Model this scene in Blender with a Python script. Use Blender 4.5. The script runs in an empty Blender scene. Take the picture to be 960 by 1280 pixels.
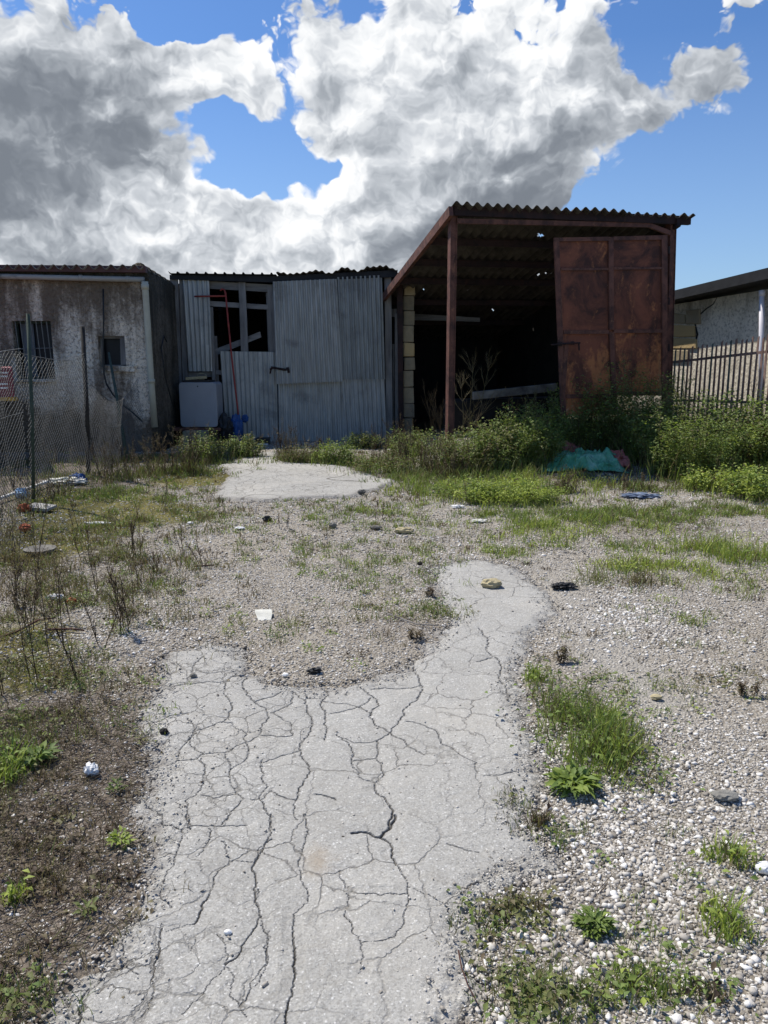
import bpy, math, random
import numpy as np
from math import radians as R
from mathutils import Matrix, Vector, kdtree

random.seed(5)
rng = np.random.default_rng(11)
SC = bpy.context.scene
COL = SC.collection

# ------------------------------------------------------------------ camera
F = 950.0
HOR = 450.0
EYE = 1.6
PITCH = math.atan((640 - HOR) / F)
cam_d = bpy.data.cameras.new('camera')
cam_d.sensor_fit = 'VERTICAL'; cam_d.sensor_height = 36.0; cam_d.sensor_width = 27.0
cam_d.lens = F / 1280 * 36
cam_d.clip_start = 0.05; cam_d.clip_end = 3000
cam = bpy.data.objects.new('camera', cam_d)
cam.location = (0, 0, EYE); cam.rotation_euler = (R(90) - PITCH, 0, 0)
COL.objects.link(cam); SC.camera = cam

def ray(px, py):
    u = (px - 480) / F; v = -(py - 640) / F
    cp, sp = math.cos(PITCH), math.sin(PITCH)
    return (u, cp + v * sp, -sp + v * cp)

# ------------------------------------------------------------------ view + sun
SC.view_settings.view_transform = 'Standard'; SC.view_settings.look = 'None'
SC.view_settings.exposure = 0.70; SC.view_settings.gamma = 1.0
SC.view_settings.use_curve_mapping = False
SUN_AZ, SUN_EL = -52.0, 57.0          # degrees from +Y (negative: left), elevation
sun_dir = Vector((math.sin(R(SUN_AZ)) * math.cos(R(SUN_EL)), math.cos(R(SUN_AZ)) * math.cos(R(SUN_EL)), math.sin(R(SUN_EL))))
sl = bpy.data.lights.new('sun', 'SUN'); sl.energy = 3.5; sl.angle = R(0.6); sl.color = (1.0, 0.95, 0.87)
so = bpy.data.objects.new('sun', sl); so.rotation_euler = sun_dir.to_track_quat('Z', 'Y').to_euler(); so.location = (0, 0, 20)
COL.objects.link(so)

# ------------------------------------------------------------------ node helpers
class NG:
    def __init__(s, tree): s.t = tree; s.n = tree.nodes; s.l = tree.links
    def node(s, typ, **kw):
        n = s.n.new(typ)
        for k, v in kw.items(): setattr(n, k, v)
        return n
    def put(s, sock, v):
        if v is None: return
        if isinstance(v, bpy.types.NodeSocket): s.l.new(v, sock)
        else: sock.default_value = v
    def math(s, op, a, b=None, c=None, clamp=False):
        n = s.node('ShaderNodeMath', operation=op, use_clamp=clamp)
        for i, v in enumerate((a, b, c)):
            if v is not None: s.put(n.inputs[i], v)
        return n.outputs[0]
    def vec(s, op, a, b=None, out=0, scale=None):
        n = s.node('ShaderNodeVectorMath', operation=op)
        s.put(n.inputs[0], a)
        if b is not None: s.put(n.inputs[1], b)
        if scale is not None: s.put(n.inputs['Scale'], scale)
        return n.outputs[out]
    def noise(s, v, scale, detail=4, rough=.55, dist=0, col=False, dim='3D'):
        n = s.node('ShaderNodeTexNoise', noise_dimensions=dim)
        s.put(n.inputs['Vector'], v); n.inputs['Scale'].default_value = scale
        n.inputs['Detail'].default_value = detail; n.inputs['Roughness'].default_value = rough
        n.inputs['Distortion'].default_value = dist
        return n.outputs[1 if col else 0]
    def voro(s, v, scale, feature='F1', detail=0, rough=.5, out='Distance', rnd=1.0, dim='3D'):
        n = s.node('ShaderNodeTexVoronoi', feature=feature, voronoi_dimensions=dim)
        s.put(n.inputs['Vector'], v); n.inputs['Scale'].default_value = scale
        if 'Detail' in n.inputs: n.inputs['Detail'].default_value = detail
        if 'Roughness' in n.inputs: n.inputs['Roughness'].default_value = rough
        n.inputs['Randomness'].default_value = rnd
        return n.outputs[out]
    def ramp(s, fac, stops, interp='LINEAR'):
        n = s.node('ShaderNodeValToRGB'); cr = n.color_ramp; cr.interpolation = interp
        s.put(n.inputs[0], fac)
        while len(cr.elements) < len(stops): cr.elements.new(0.5)
        for e, (p, c) in zip(cr.elements, stops):
            e.position = p; e.color = (c[0], c[1], c[2], 1) if len(c) == 3 else c
        return n.outputs[0]
    def mr(s, v, a, b, c=0., d=1., smooth=False):
        n = s.node('ShaderNodeMapRange'); n.interpolation_type = 'SMOOTHSTEP' if smooth else 'LINEAR'
        n.clamp = True
        s.put(n.inputs[0], v)
        for i, x in zip((1, 2, 3, 4), (a, b, c, d)): s.put(n.inputs[i], x)
        return n.outputs[0]
    def mix(s, f, a, b, blend='MIX'):
        n = s.node('ShaderNodeMix', data_type='RGBA', blend_type=blend)
        s.put(n.inputs[0], f)
        for i, x in ((6, a), (7, b)):
            if not isinstance(x, bpy.types.NodeSocket) and len(x) == 3: x = (*x, 1)
            s.put(n.inputs[i], x)
        return n.outputs[2]
    def bump(s, h, strength=.5, dist=.01, normal=None):
        n = s.node('ShaderNodeBump'); n.inputs['Strength'].default_value = strength
        n.inputs['Distance'].default_value = dist; s.put(n.inputs['Height'], h)
        if normal is not None: s.put(n.inputs['Normal'], normal)
        return n.outputs[0]

# ------------------------------------------------------------------ world
W = bpy.data.worlds.new('World'); SC.world = W; W.use_nodes = True
g = NG(W.node_tree); g.n.clear()
sky = g.node('ShaderNodeTexSky', sky_type='NISHITA'); sky.sun_disc = False
sky.sun_elevation = R(SUN_EL); sky.sun_rotation = R(SUN_AZ); sky.altitude = 50; sky.air_density = 1.1; sky.dust_density = .5; sky.ozone_density = 2.0
tc = g.node('ShaderNodeTexCoord').outputs['Generated']
sep = g.node('ShaderNodeSeparateXYZ'); g.put(sep.inputs[0], tc)
az = g.math('ARCTAN2', sep.outputs[0], sep.outputs[1])
el = g.math('ARCSINE', sep.outputs[2])
cmb = g.node('ShaderNodeCombineXYZ'); g.put(cmb.inputs[0], az); g.put(cmb.inputs[1], el)
ae0 = cmb.outputs[0]
wn = g.noise(ae0, 5.0, 4, .6, col=True, dim='2D')
warp = g.vec('SCALE', g.vec('SUBTRACT', wn, (.5, .5, .5)), scale=.16)
ae = g.vec('ADD', ae0, warp)
ae = g.vec('MULTIPLY', ae, (1, 1, 0))
def px2ae(px, py):
    d = Vector(ray(px, py)).normalized()
    return (math.atan2(d.x, d.y), math.asin(d.z))
def gauss_sum(lst, base=0.0):
    tot = None
    for px, py, sx, sy, a in lst:
        c = px2ae(px, py)
        d = g.vec('SUBTRACT', ae, (c[0], c[1], 0))
        d = g.vec('MULTIPLY', d, (F / sx, F / sy, 0))
        q = g.vec('DOT_PRODUCT', d, d, out=1)
        e = g.math('MULTIPLY', g.math('POWER', math.e, g.math('MULTIPLY', q, -1.0)), a)
        tot = e if tot is None else g.math('ADD', tot, e)
    return g.math('ADD', tot, base)
COVER = [(790, 165, 70, 45, .6), (175, 60, 60, 40, .5), (600, 180, 120, 60, .5), (470, 40, 60, 40, .4), (690, 290, 70, 50, .5), (272, 95, 55, 40, .7), (160, 150, 60, 40, .5), (100, 330, 260, 40, .8), (420, 320, 160, 45, .6), (560, 330, 120, 50, .6), (200, 110, 80, 40, .5),
 (120, 300, 300, 45, .7), (450, 310, 200, 50, .6), (640, 300, 90, 60, .5),
 (60, 70, 190, 80, 1.0), (215, 95, 60, 50, .8), (60, 200, 190, 80, 1.2), (60, 290, 150, 60, 1.0), (200, 275, 120, 50, .9), (310, 300, 70, 40, .9),
 (440, 270, 85, 75, 1.3), (400, 90, 110, 80, 1.1), (560, 90, 140, 100, 1.3), (730, 70, 120, 80, 1.3), (740, 170, 90, 40, .8),
 (650, 230, 130, 70, 1.0), (560, 300, 110, 70, .9), (925, 110, 60, 80, 1.0), (855, 358, 20, 12, 1.1), (-150, 150, 200, 200, .8),
 (1150, 120, 120, 120, .6), (500, -250, 500, 140, .7), (1500, 300, 300, 150, .8), (-700, 300, 400, 150, .8),
 (258, 12, 62, 20, -1.1), (262, 165, 30, 24, -.8), (335, 195, 50, 26, -1.2), (300, 235, 52, 18, -1.3), (285, 195, 40, 40, -.9), (395, 210, 34, 12, -1.0), (350, 255, 30, 16, -.7), (850, 250, 110, 60, -1.3), (770, 215, 40, 20, -.6), (835, 60, 22, 60, -.7), (420, 215, 20, 14, -.5), (700, 265, 40, 30, -.2), (255, 255, 30, 14, -.3),
 (350, 322, 12, 22, -.6), (880, 15, 50, 25, -.5), (455, 10, 25, 14, -.5), (945, 300, 60, 60, -.4)]
DARK = [(250, 290, 90, 30, -.45), (440, 255, 70, 60, -.5), (90, 60, 120, 40, -.25), (350, 70, 70, 50, -.4), (500, 130, 80, 45, -.35), (620, 50, 90, 40, -.3), (100, 300, 90, 25, -.3), (30, 170, 60, 22, -.35), (720, 90, 60, 60, -.2), (110, 165, 190, 48, .75), (40, 245, 150, 40, .5), (30, 100, 150, 50, .2), (650, 215, 110, 55, .7), (580, 300, 90, 50, .6), (390, 130, 70, 60, .25), (800, 90, 60, 60, .35),
 (925, 120, 60, 60, .45), (160, 320, 200, 25, .35), (600, 330, 150, 50, .4), (620, 120, 60, 30, .3), (-200, 200, 200, 200, .6), (640, 280, 130, 60, .45), (400, 120, 45, 40, .45), (560, 60, 50, 26, .3), (810, 90, 50, 60, .4), (690, 190, 60, 30, .35), (200, 190, 60, 30, .4)]
cover = g.math('ADD', gauss_sum(COVER, 0.0), g.mr(g.math('ABSOLUTE', az), .75, 1.3, 0, .50))  # extra cloud added out of view for brighter, more neutral ambient light
dark = gauss_sum(DARK, 0.0)
def puffs(vec):
    n1 = g.noise(vec, 6.0, 7, .56, dim='2D')
    v1 = g.voro(g.vec('ADD', vec, g.vec('SCALE', n3, scale=.035)), 9.0, 'F1', detail=4, rough=.62, dim='2D')
    return g.math('ADD', g.math('MULTIPLY', g.math('SUBTRACT', n1, .5), 1.3), g.math('MULTIPLY', g.math('SUBTRACT', .45, v1), 1.5))
n3 = g.noise(ae0, 22.0, 3, .6, col=True, dim='2D')
scl = g.vec('MULTIPLY', ae0, (1.0, 1.25, 0))
pv = g.vec('ADD', scl, g.vec('SCALE', warp, scale=.5))
p0 = puffs(pv)
p1 = puffs(g.vec('ADD', pv, (-.010, .022, 0)))
big = g.math('SUBTRACT', g.noise(pv, 3.2, 5, .5, dim='2D'), g.noise(g.vec('ADD', pv, (-.03, .06, 0)), 3.2, 5, .5, dim='2D'))
fineN = g.math('SUBTRACT', g.noise(pv, 34.0, 5, .6, dim='2D'), .5)
dens = g.math('ADD', g.math('SUBTRACT', cover, .28), g.math('ADD', g.math('MULTIPLY', p0, .75), g.math('MULTIPLY', fineN, .30)))
alpha = g.mr(dens, -.03, g.mr(g.noise(ae0, 3.0, 2, .5, dim='2D'), .4, .6, .14, .42), 0, 1, smooth=True)
relief = g.math('SUBTRACT', p0, p1)
thick = g.mr(dens, .05, 1.0, 0, 1)
lum = g.math('SUBTRACT', .90, g.math('MULTIPLY', thick, .20))
lum = g.math('SUBTRACT', lum, g.math('MULTIPLY', dark, g.mr(p0, -.35, .35, .50, .34)))
lum = g.math('ADD', lum, g.math('ADD', g.math('MULTIPLY', relief, .30), g.math('MULTIPLY', big, 1.05)))
lum = g.math('MINIMUM', g.math('MAXIMUM', lum, .10), 1.05)
ccol = g.ramp(lum, [(0.0, (.95, 1.08, 1.28)), (.28, (1.35, 1.5, 1.72)), (.5, (2.2, 2.38, 2.62)), (.70, (3.5, 3.68, 3.92)), (.84, (4.8, 4.92, 5.05)), (1.0, (5.8, 5.8, 5.8))])
skyc = g.mix(1.0, sky.outputs[0], (.32, .46, .66), 'MULTIPLY')
hz = g.mr(el, .0, .35, .30, 0)
skyc = g.mix(hz, skyc, (3.6, 4.5, 5.6))
final = g.mix(alpha, skyc, ccol)
bg = g.node('ShaderNodeBackground'); g.put(bg.inputs[0], final); bg.inputs[1].default_value = 0.115
wo = g.node('ShaderNodeOutputWorld'); g.l.new(bg.outputs[0], wo.inputs[0])
W.cycles.sampling_method = 'MANUAL'; W.cycles.sample_map_resolution = 512
#SKYONLY

# ------------------------------------------------------------------ numeric helpers
def sstep(a, b, x):
    t = np.clip((np.asarray(x, float) - a) / (b - a), 0, 1); return t * t * (3 - 2 * t)
def _hash(i, j, seed):
    h = np.sin(i * 127.1 + j * 311.7 + seed * 74.7) * 43758.5453
    return h - np.floor(h)
def vnoise(x, y, scale, seed=0, octv=3, rough=.5):
    x = np.asarray(x, float) * scale; y = np.asarray(y, float) * scale
    tot = 0; amp = 1; nrm = 0
    for o in range(octv):
        xi = np.floor(x); yi = np.floor(y); fx = x - xi; fy = y - yi
        fx = fx * fx * (3 - 2 * fx); fy = fy * fy * (3 - 2 * fy)
        a = _hash(xi, yi, seed + o); b = _hash(xi + 1, yi, seed + o); c = _hash(xi, yi + 1, seed + o); d = _hash(xi + 1, yi + 1, seed + o)
        tot = tot + amp * ((a * (1 - fx) + b * fx) * (1 - fy) + (c * (1 - fx) + d * fx) * fy)
        nrm += amp; amp *= rough; x = x * 2.03 + 17.3; y = y * 2.03 + 5.1
    return tot / nrm
def H(x, y):
    x = np.asarray(x, float); y = np.asarray(y, float)
    z = .10 * sstep(7, 12.5, y) + .22 * sstep(10.9, 12.0, y) * sstep(.3, 1.6, x)
    near = sstep(60, 20, np.abs(x)) * sstep(60, 25, np.abs(y))
    z = z + (vnoise(x, y, .9, 3, 3) - .5) * .05 * near
    return z
def Gp(px, py, h=0.0):
    d = ray(px, py); z = h
    for _ in range(12):
        t = (z - EYE) / d[2]; x, y = t * d[0], t * d[1]
        z = float(H(x, y)) + h
    return Vector((x, y, z))
def px_to_plane0(pts):
    out = []
    for px, py in pts:
        p = Gp(px, min(py, 3000)); out.append((p.x, p.y))
    return np.array(out)
class Plane:
    """vertical plane through point A, running along unit direction r (to the right)"""
    def __init__(s, A, B):
        s.A = Vector((A[0], A[1], 0)); s.r = Vector((B[0] - A[0], B[1] - A[1], 0)).normalized()
        s.n = Vector((-s.r.y, s.r.x, 0))   # away from camera
    def at(s, px, py, off=0.0):
        d = Vector(ray(px, py)); q = s.A + s.n * off
        t = (q.dot(s.n)) / d.dot(s.n)
        return Vector((d.x * t, d.y * t, EYE + d.z * t))

# ------------------------------------------------------------------ object helpers
def tag(o, label=None, cat=None, group=None, kind=None):
    if label: o['label'] = label
    if cat: o['category'] = cat
    if group: o['group'] = group
    if kind: o['kind'] = kind
    return o
def link(name, me, mat, parent=None):
    if mat is not None and not me.materials: me.materials.append(mat)
    o = bpy.data.objects.new(name, me); COL.objects.link(o)
    if parent is not None:
        o.parent = parent
        o.matrix_parent_inverse = Matrix.Translation(-BASE[parent.name]) if parent.name in BASE else Matrix.Identity(4)
    return o
BASE = {}
def empty(name, loc, label, cat, group=None):
    o = bpy.data.objects.new(name, None); COL.objects.link(o)
    o.location = loc; o.empty_display_size = .2
    BASE[o.name] = Vector(loc)
    return tag(o, label, cat, group)
def child_of(o, parent):
    o.parent = parent
    return o
def npmesh(name, V, T, mat, parent=None, attr=None, smooth=False):
    """V (n,3), T (m,k) faces of constant size"""
    V = np.asarray(V, np.float32); T = np.asarray(T, np.int32)
    me = bpy.data.meshes.new(name)
    k = T.shape[1]; m = len(T)
    me.vertices.add(len(V)); me.vertices.foreach_set('co', V.ravel())
    me.loops.add(m * k); me.loops.foreach_set('vertex_index', T.ravel())
    me.polygons.add(m); me.polygons.foreach_set('loop_start', np.arange(0, m * k, k, dtype=np.int32))
    me.polygons.foreach_set('loop_total', np.full(m, k, np.int32))
    if smooth: me.polygons.foreach_set('use_smooth', np.ones(m, bool))
    if attr:
        for an, av in attr.items():
            av = np.asarray(av, np.float32)
            if av.ndim == 1:
                a = me.attributes.new(an, 'FLOAT', 'POINT'); a.data.foreach_set('value', av)
            else:
                a = me.attributes.new(an, 'FLOAT_COLOR', 'POINT')
                a.data.foreach_set('color', np.concatenate([av, np.ones((len(av), 1), np.float32)], 1).ravel())
    me.update(calc_edges=True)
    return link(name, me, mat, parent)

class MB:
    def __init__(s): s.v = []; s.f = []; s.c = []
    def add(s, vs, fs, tone=0.5):
        b = len(s.v); s.v += [tuple(v) for v in vs]; s.f += [tuple(i + b for i in f) for f in fs]; s.c += [tone] * len(vs)
        return s
    def hexa(s, f4, b4, tone=.5):
        vs = list(f4) + list(b4)
        return s.add(vs, [(0, 3, 2, 1), (4, 5, 6, 7), (0, 1, 5, 4), (1, 2, 6, 5), (2, 3, 7, 6), (3, 0, 4, 7)], tone)
    def box(s, c, sz, rz=0, tone=.5, jit=0, rx=0):
        M = Matrix.Translation(Vector(c)) @ Matrix.Rotation(rz, 4, 'Z') @ Matrix.Rotation(rx, 4, 'X')
        vs = []
        for zz in (-.5, .5):
            for (xx, yy) in ((-.5, -.5), (.5, -.5), (.5, .5), (-.5, .5)):
                p = Vector((xx * sz[0] + random.uniform(-jit, jit), yy * sz[1] + random.uniform(-jit, jit), zz * sz[2] + random.uniform(-jit, jit)))
                vs.append(M @ p)
        return s.add(vs, [(0, 3, 2, 1), (4, 5, 6, 7), (0, 1, 5, 4), (1, 2, 6, 5), (2, 3, 7, 6), (3, 0, 4, 7)], tone)
    def tube(s, pts, r, n=8, cap=True, tone=.5):
        pts = [Vector(p) for p in pts]
        if not isinstance(r, (list, tuple)): r = [r] * len(pts)
        rings = []; up = Vector((0, 0, 1))
        vs = []; fs = []
        d0 = (pts[1] - pts[0]).normalized()
        u = d0.cross(up)
        if u.length < 1e-3: u = d0.cross(Vector((0, 1, 0)))
        u.normalize()
        for i, p in enumerate(pts):
            d = (pts[min(i + 1, len(pts) - 1)] - pts[max(i - 1, 0)]).normalized()
            u = (u - d * u.dot(d)).normalized(); w = d.cross(u)
            for k in range(n):
                a = 2 * math.pi * k / n
                vs.append(p + (u * math.cos(a) + w * math.sin(a)) * r[i])
        for i in range(len(pts) - 1):
            for k in range(n):
                a = i * n + k; b = i * n + (k + 1) % n
                fs.append((a, b, b + n, a + n))
        if cap:
            fs.append(tuple(reversed(range(n)))); fs.append(tuple((len(pts) - 1) * n + k for k in range(n)))
        return s.add(vs, fs, tone)
    def build(s, name, mat, parent=None, smooth=False, bevel=0):
        me = bpy.data.meshes.new(name); me.from_pydata(s.v, [], s.f)
        a = me.attributes.new('tone', 'FLOAT', 'POINT'); a.data.foreach_set('value', np.array(s.c, np.float32))
        if smooth:
            for p in me.polygons: p.use_smooth = True
        me.update()
        o = link(name, me, mat, parent)
        if bevel:
            m = o.modifiers.new('bevel', 'BEVEL'); m.width = bevel; m.segments = 2; m.limit_method = 'ANGLE'
        return o
def pquad(pl, q, off, th, mb=None, tone=.5):
    """q: four pixel corners tl,tr,br,bl on plane pl (moved `off` away from the camera); solid of thickness th"""
    f = [pl.at(x, y, off) for x, y in q]
    b = [p + pl.n * th for p in f]
    mb = mb or MB()
    return mb.hexa(f, b, tone)
def corr(P00, P10, P11, P01, nw, amp, nv=12, per=8, n=None, holes=None, th=0.0, profile='sin', jit=0.0, front_jit=0.0):
    """corrugated sheet: u from P00 to P10 across the waves, v towards P01 along them"""
    P00, P10, P11, P01 = map(Vector, (P00, P10, P11, P01))
    nu = int(nw * per)
    if n is None: n = (P10 - P00).cross(P01 - P00).normalized()
    u = np.linspace(0, 1, nu + 1); v = np.linspace(0, 1, nv + 1)
    U, V = np.meshgrid(u, v)
    a, b, c, d = [np.array(p) for p in (P00, P10, P11, P01)]
    fj = 0
    if front_jit:
        sheet = np.floor(U * nw / 6.0); fj = (_hash(sheet, sheet * 0 + 3, 5) - .5) * front_jit * (1 - V)
    Ve = V + fj
    X = (a[None, None] * ((1 - U) * (1 - Ve))[..., None] + b * (U * (1 - Ve))[..., None] + c * (U * Ve)[..., None] + d * ((1 - U) * Ve)[..., None])
    ph = U * nw * 2 * math.pi
    if profile == 'sin': w = np.sin(ph)
    else: w = np.where(np.cos(ph) > .82, 1.0, -.2)
    w = w * amp
    if jit: w = w + (vnoise(U * 9, V * 3, 1, 8, 3) - .5) * jit
    X = X + w[..., None] * np.array(n)
    nn = nu + 1
    ii, jj = np.meshgrid(np.arange(nu), np.arange(nv))
    q = np.stack([jj * nn + ii, jj * nn + ii + 1, (jj + 1) * nn + ii + 1, (jj + 1) * nn + ii], -1).reshape(-1, 4)
    if holes:
        keep = np.ones(len(q), bool); uc = ((ii + .5) / nu).ravel(); vc = ((jj + .5) / nv).ravel()
        for hu, hv, ru, rv in holes:
            m = ((uc - hu) / ru) ** 2 + ((vc - hv) / rv) ** 2 < 1
            if not m.any(): m[np.argmin(((uc - hu) / ru) ** 2 + ((vc - hv) / rv) ** 2)] = True
            keep &= ~m
        q = q[keep]
    Xf = X.reshape(-1, 3)
    if th:
        k = len(Xf); Xb = Xf - np.array(n) * th
        Xf = np.concatenate([Xf, Xb]); q2 = q[:, ::-1] + k
        qa = [q, q2]
        for j in (0, nv):
            i = np.arange(nu); A = j * nn + i; qa.append(np.stack([A, A + 1, A + 1 + k, A + k], -1) if j == nv else np.stack([A + 1, A, A + k, A + 1 + k], -1))
        for i in (0, nu):
            j = np.arange(nv); A = j * nn + i; qa.append(np.stack([A, A + nn, A + nn + k, A + k], -1))
        q = np.concatenate(qa)
    return Xf, q

def segs_mesh(S, sides=3):
    """S: list of (p0, p1, r0, r1, tone) -> verts, quads, tone"""
    P0 = np.array([s[0] for s in S], float); P1 = np.array([s[1] for s in S], float)
    r0 = np.array([s[2] for s in S]); r1 = np.array([s[3] for s in S]); tn = np.array([s[4] for s in S])
    d = P1 - P0; L = np.linalg.norm(d, axis=1, keepdims=True) + 1e-9; d /= L
    ref = np.where(np.abs(d[:, 2:3]) > .9, np.array([[1., 0, 0]]), np.array([[0, 0, 1.]]))
    u = np.cross(d, ref); u /= np.linalg.norm(u, axis=1, keepdims=True) + 1e-9
    w = np.cross(d, u)
    V = []
    for (P, r) in ((P0, r0), (P1, r1)):
        for k in range(sides):
            a = 2 * math.pi * k / sides
            V.append(P + (u * math.cos(a) + w * math.sin(a)) * r[:, None])
    V = np.stack(V, 1)
    n = len(S); base = (np.arange(n) * 2 * sides)[:, None]
    Q = []
    for k in range(sides):
        k2 = (k + 1) % sides
        Q.append(np.concatenate([base + k, base + k2, base + k2 + sides, base + k + sides], 1))
    return V.reshape(-1, 3), np.concatenate(Q), np.repeat(tn, 2 * sides)

# ------------------------------------------------------------------ materials
def newmat(name):
    m = bpy.data.materials.new(name); m.use_nodes = True
    g = NG(m.node_tree); b = g.n['Principled BSDF']
    b.inputs['Roughness'].default_value = .85
    b.inputs['Specular IOR Level'].default_value = .3
    g.b = b; g.obj = g.node('ShaderNodeTexCoord').outputs['Object']
    g.pos = g.node('ShaderNodeNewGeometry').outputs['Position']
    return m, g
def attr(g, name, out='Fac'):
    n = g.node('ShaderNodeAttribute'); n.attribute_name = name
    return n.outputs[out]

def mat_patchy(name, cols, scale=4, detail=8, rough=.85, bump=.3, bscale=60, bdist=.01, stretch=(1, 1, 1), metallic=0, spread=.5, grime=None, spec=.3):
    m, g = newmat(name)
    v = g.vec('MULTIPLY', g.obj, stretch)
    n = g.noise(v, scale, detail, .62, .3)
    lo, hi = .5 - spread * .4, .5 + spread * .4
    k = len(cols)
    c = g.ramp(n, [(lo + (hi - lo) * i / max(1, k - 1), cols[i]) for i in range(k)])
    if grime:
        gcol, gs, gst, lo2, hi2 = grime
        gn = g.noise(g.vec('MULTIPLY', g.obj, gst), gs, 8, .65, .4)
        c = g.mix(g.mr(gn, lo2, hi2, 0, 1, True), c, gcol)
    g.put(g.b.inputs['Base Color'], c)
    g.b.inputs['Roughness'].default_value = rough; g.b.inputs['Metallic'].default_value = metallic
    g.b.inputs['Specular IOR Level'].default_value = spec
    h = g.math('ADD', g.noise(g.obj, bscale, 5, .6), g.math('MULTIPLY', n, .6))
    g.put(g.b.inputs['Normal'], g.bump(h, bump, bdist))
    return m

M = {}
# plants: attribute tone 0 dead grey-brown .. 1 fresh green
m, g = newmat('foliage'); t = attr(g, 'tone')
c = g.ramp(t, [(0, (.035, .022, .016)), (.14, (.10, .068, .045)), (.28, (.21, .165, .10)), (.40, (.17, .165, .07)), (.55, (.20, .215, .075)), (.7, (.155, .225, .065)), (.85, (.24, .31, .065)), (1, (.40, .46, .10))])
g.put(g.b.inputs['Base Color'], c); g.b.inputs['Roughness'].default_value = .6
tr = g.node('ShaderNodeBsdfTranslucent'); g.put(tr.inputs[0], g.mix(.5, c, (.9, 1, .3), 'MULTIPLY'))
ms = g.node('ShaderNodeMixShader'); ms.inputs[0].default_value = .38
g.l.new(g.b.outputs[0], ms.inputs[1]); g.l.new(tr.outputs[0], ms.inputs[2]); g.l.new(ms.outputs[0], g.n['Material Output'].inputs[0])
M['foliage'] = m
# loose stones
m, g = newmat('gravel'); t = attr(g, 'tone')
n = g.noise(g.pos, 90, 3, .6)
t2 = g.math('ADD', t, g.math('MULTIPLY', g.math('SUBTRACT', n, .5), .25))
c = g.ramp(t2, [(0, (.06, .05, .04)), (.25, (.19, .168, .138)), (.5, (.38, .345, .295)), (.75, (.53, .495, .44)), (1, (.76, .74, .70))])
g.put(g.b.inputs['Base Color'], c); g.put(g.b.inputs['Normal'], g.bump(n, .4, .004)); M['gravel'] = m
# ground
m, g = newmat('ground'); zc = attr(g, 'zone', 'Color')
zs = g.node('ShaderNodeSeparateColor'); g.put(zs.inputs[0], zc)
fine = g.noise(g.pos, 55, 6, .75); med = g.noise(g.pos, 6, 6, .65)
v1 = g.voro(g.pos, 75, 'F1', out='Distance'); vc = g.node('ShaderNodeTexVoronoi'); g.put(vc.inputs['Vector'], g.pos); vc.inputs['Scale'].default_value = 75
sc = g.node('ShaderNodeSeparateColor'); g.put(sc.inputs[0], vc.outputs['Color'])
peb = g.ramp(sc.outputs[0], [(0, (.12, .10, .08)), (.3, (.25, .222, .18)), (.65, (.40, .365, .31)), (.93, (.52, .49, .44)), (1, (.72, .69, .65))])
soil = g.ramp(fine, [(.3, (.15, .125, .092)), (.55, (.33, .29, .23)), (.75, (.46, .415, .345))])
base = g.mix(g.mr(v1, .3, .62, 1, 0), soil, peb)
base = g.mix(g.math('MULTIPLY', zs.outputs[0], g.mr(fine, .3, .6, .55, 1)), base, g.ramp(g.noise(g.pos, 38, 8, .75), [(.35, (.065, .050, .039)), (.52, (.17, .135, .105)), (.7, (.32, .275, .225))]))
mossm = g.mr(g.math('ADD', g.math('MULTIPLY', zs.outputs[1], 1.0), g.math('SUBTRACT', g.noise(g.pos, 11, 7, .7), .5)), .30, .62, 0, .9, True)
base = g.mix(mossm, base, g.ramp(g.noise(g.pos, 30, 6, .7), [(.3, (.035, .035, .010)), (.5, (.12, .11, .018)), (.7, (.24, .19, .025))]))
base = g.mix(g.math('MULTIPLY', zs.outputs[2], g.mr(med, .3, .6, .2, 1)), base, g.ramp(fine, [(.3, (.26, .24, .20)), (.6, (.42, .39, .34))]))
g.put(g.b.inputs['Base Color'], base)
hh = g.math('ADD', g.math('MULTIPLY', v1, -1.0), fine)
g.put(g.b.inputs['Normal'], g.bump(hh, .9, .012)); g.b.inputs['Roughness'].default_value = .95; M['ground'] = m
# cracked concrete
m, g = newmat('old_concrete'); ck = attr(g, 'crack'); ed = attr(g, 'edge')
v = g.voro(g.pos, 190, 'F1', out='Color'); sv = g.node('ShaderNodeSeparateColor'); g.put(sv.inputs[0], v)
fine = g.noise(g.pos, 140, 5, .75); med = g.noise(g.pos, 2.6, 7, .65)
c = g.ramp(sv.outputs[0], [(0, (.20, .195, .185)), (.25, (.33, .325, .31)), (.75, (.415, .41, .395)), (.95, (.50, .50, .49)), (1, (.85, .85, .84))])
c = g.mix(.45, c, g.ramp(fine, [(.3, (.20, .195, .18)), (.7, (.50, .49, .47))]))
c = g.mix(g.mr(med, .35, .7, 0, .35), c, (.26, .25, .23))
c = g.mix(g.mr(g.noise(g.pos, .9, 5, .6), .50, .72, 0, .45), c, (.50, .475, .43))
c = g.mix(g.mr(g.noise(g.pos, 5.5, 8, .75, 1.0), .52, .70, 0, .45), c, (.235, .22, .195))
c = g.mix(1.0, c, (1.10, 1.08, 1.03), 'MULTIPLY')
st = g.vec('LENGTH', g.vec('MULTIPLY', g.vec('SUBTRACT', g.pos, tuple(Gp(397, 1079))), (1, .6, 0)), out=1)
c = g.mix(g.math('MULTIPLY', g.mr(g.math('ADD', st, g.math('MULTIPLY', g.noise(g.pos, 25, 4, .6), .08)), .03, .12, .5, 0, True), 1.0), c, (.33, .25, .16))
wp = g.vec('ADD', g.pos, g.vec('SCALE', g.noise(g.pos, 9, 4, .6, col=True), scale=.10))
hair = g.mr(g.voro(wp, 4.2, 'DISTANCE_TO_EDGE', out='Distance'), 0, .022, 1, 0)
hair = g.math('MULTIPLY', hair, g.mr(g.noise(g.pos, 1.7, 3, .5), .40, .58, .1, .62))
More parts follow.
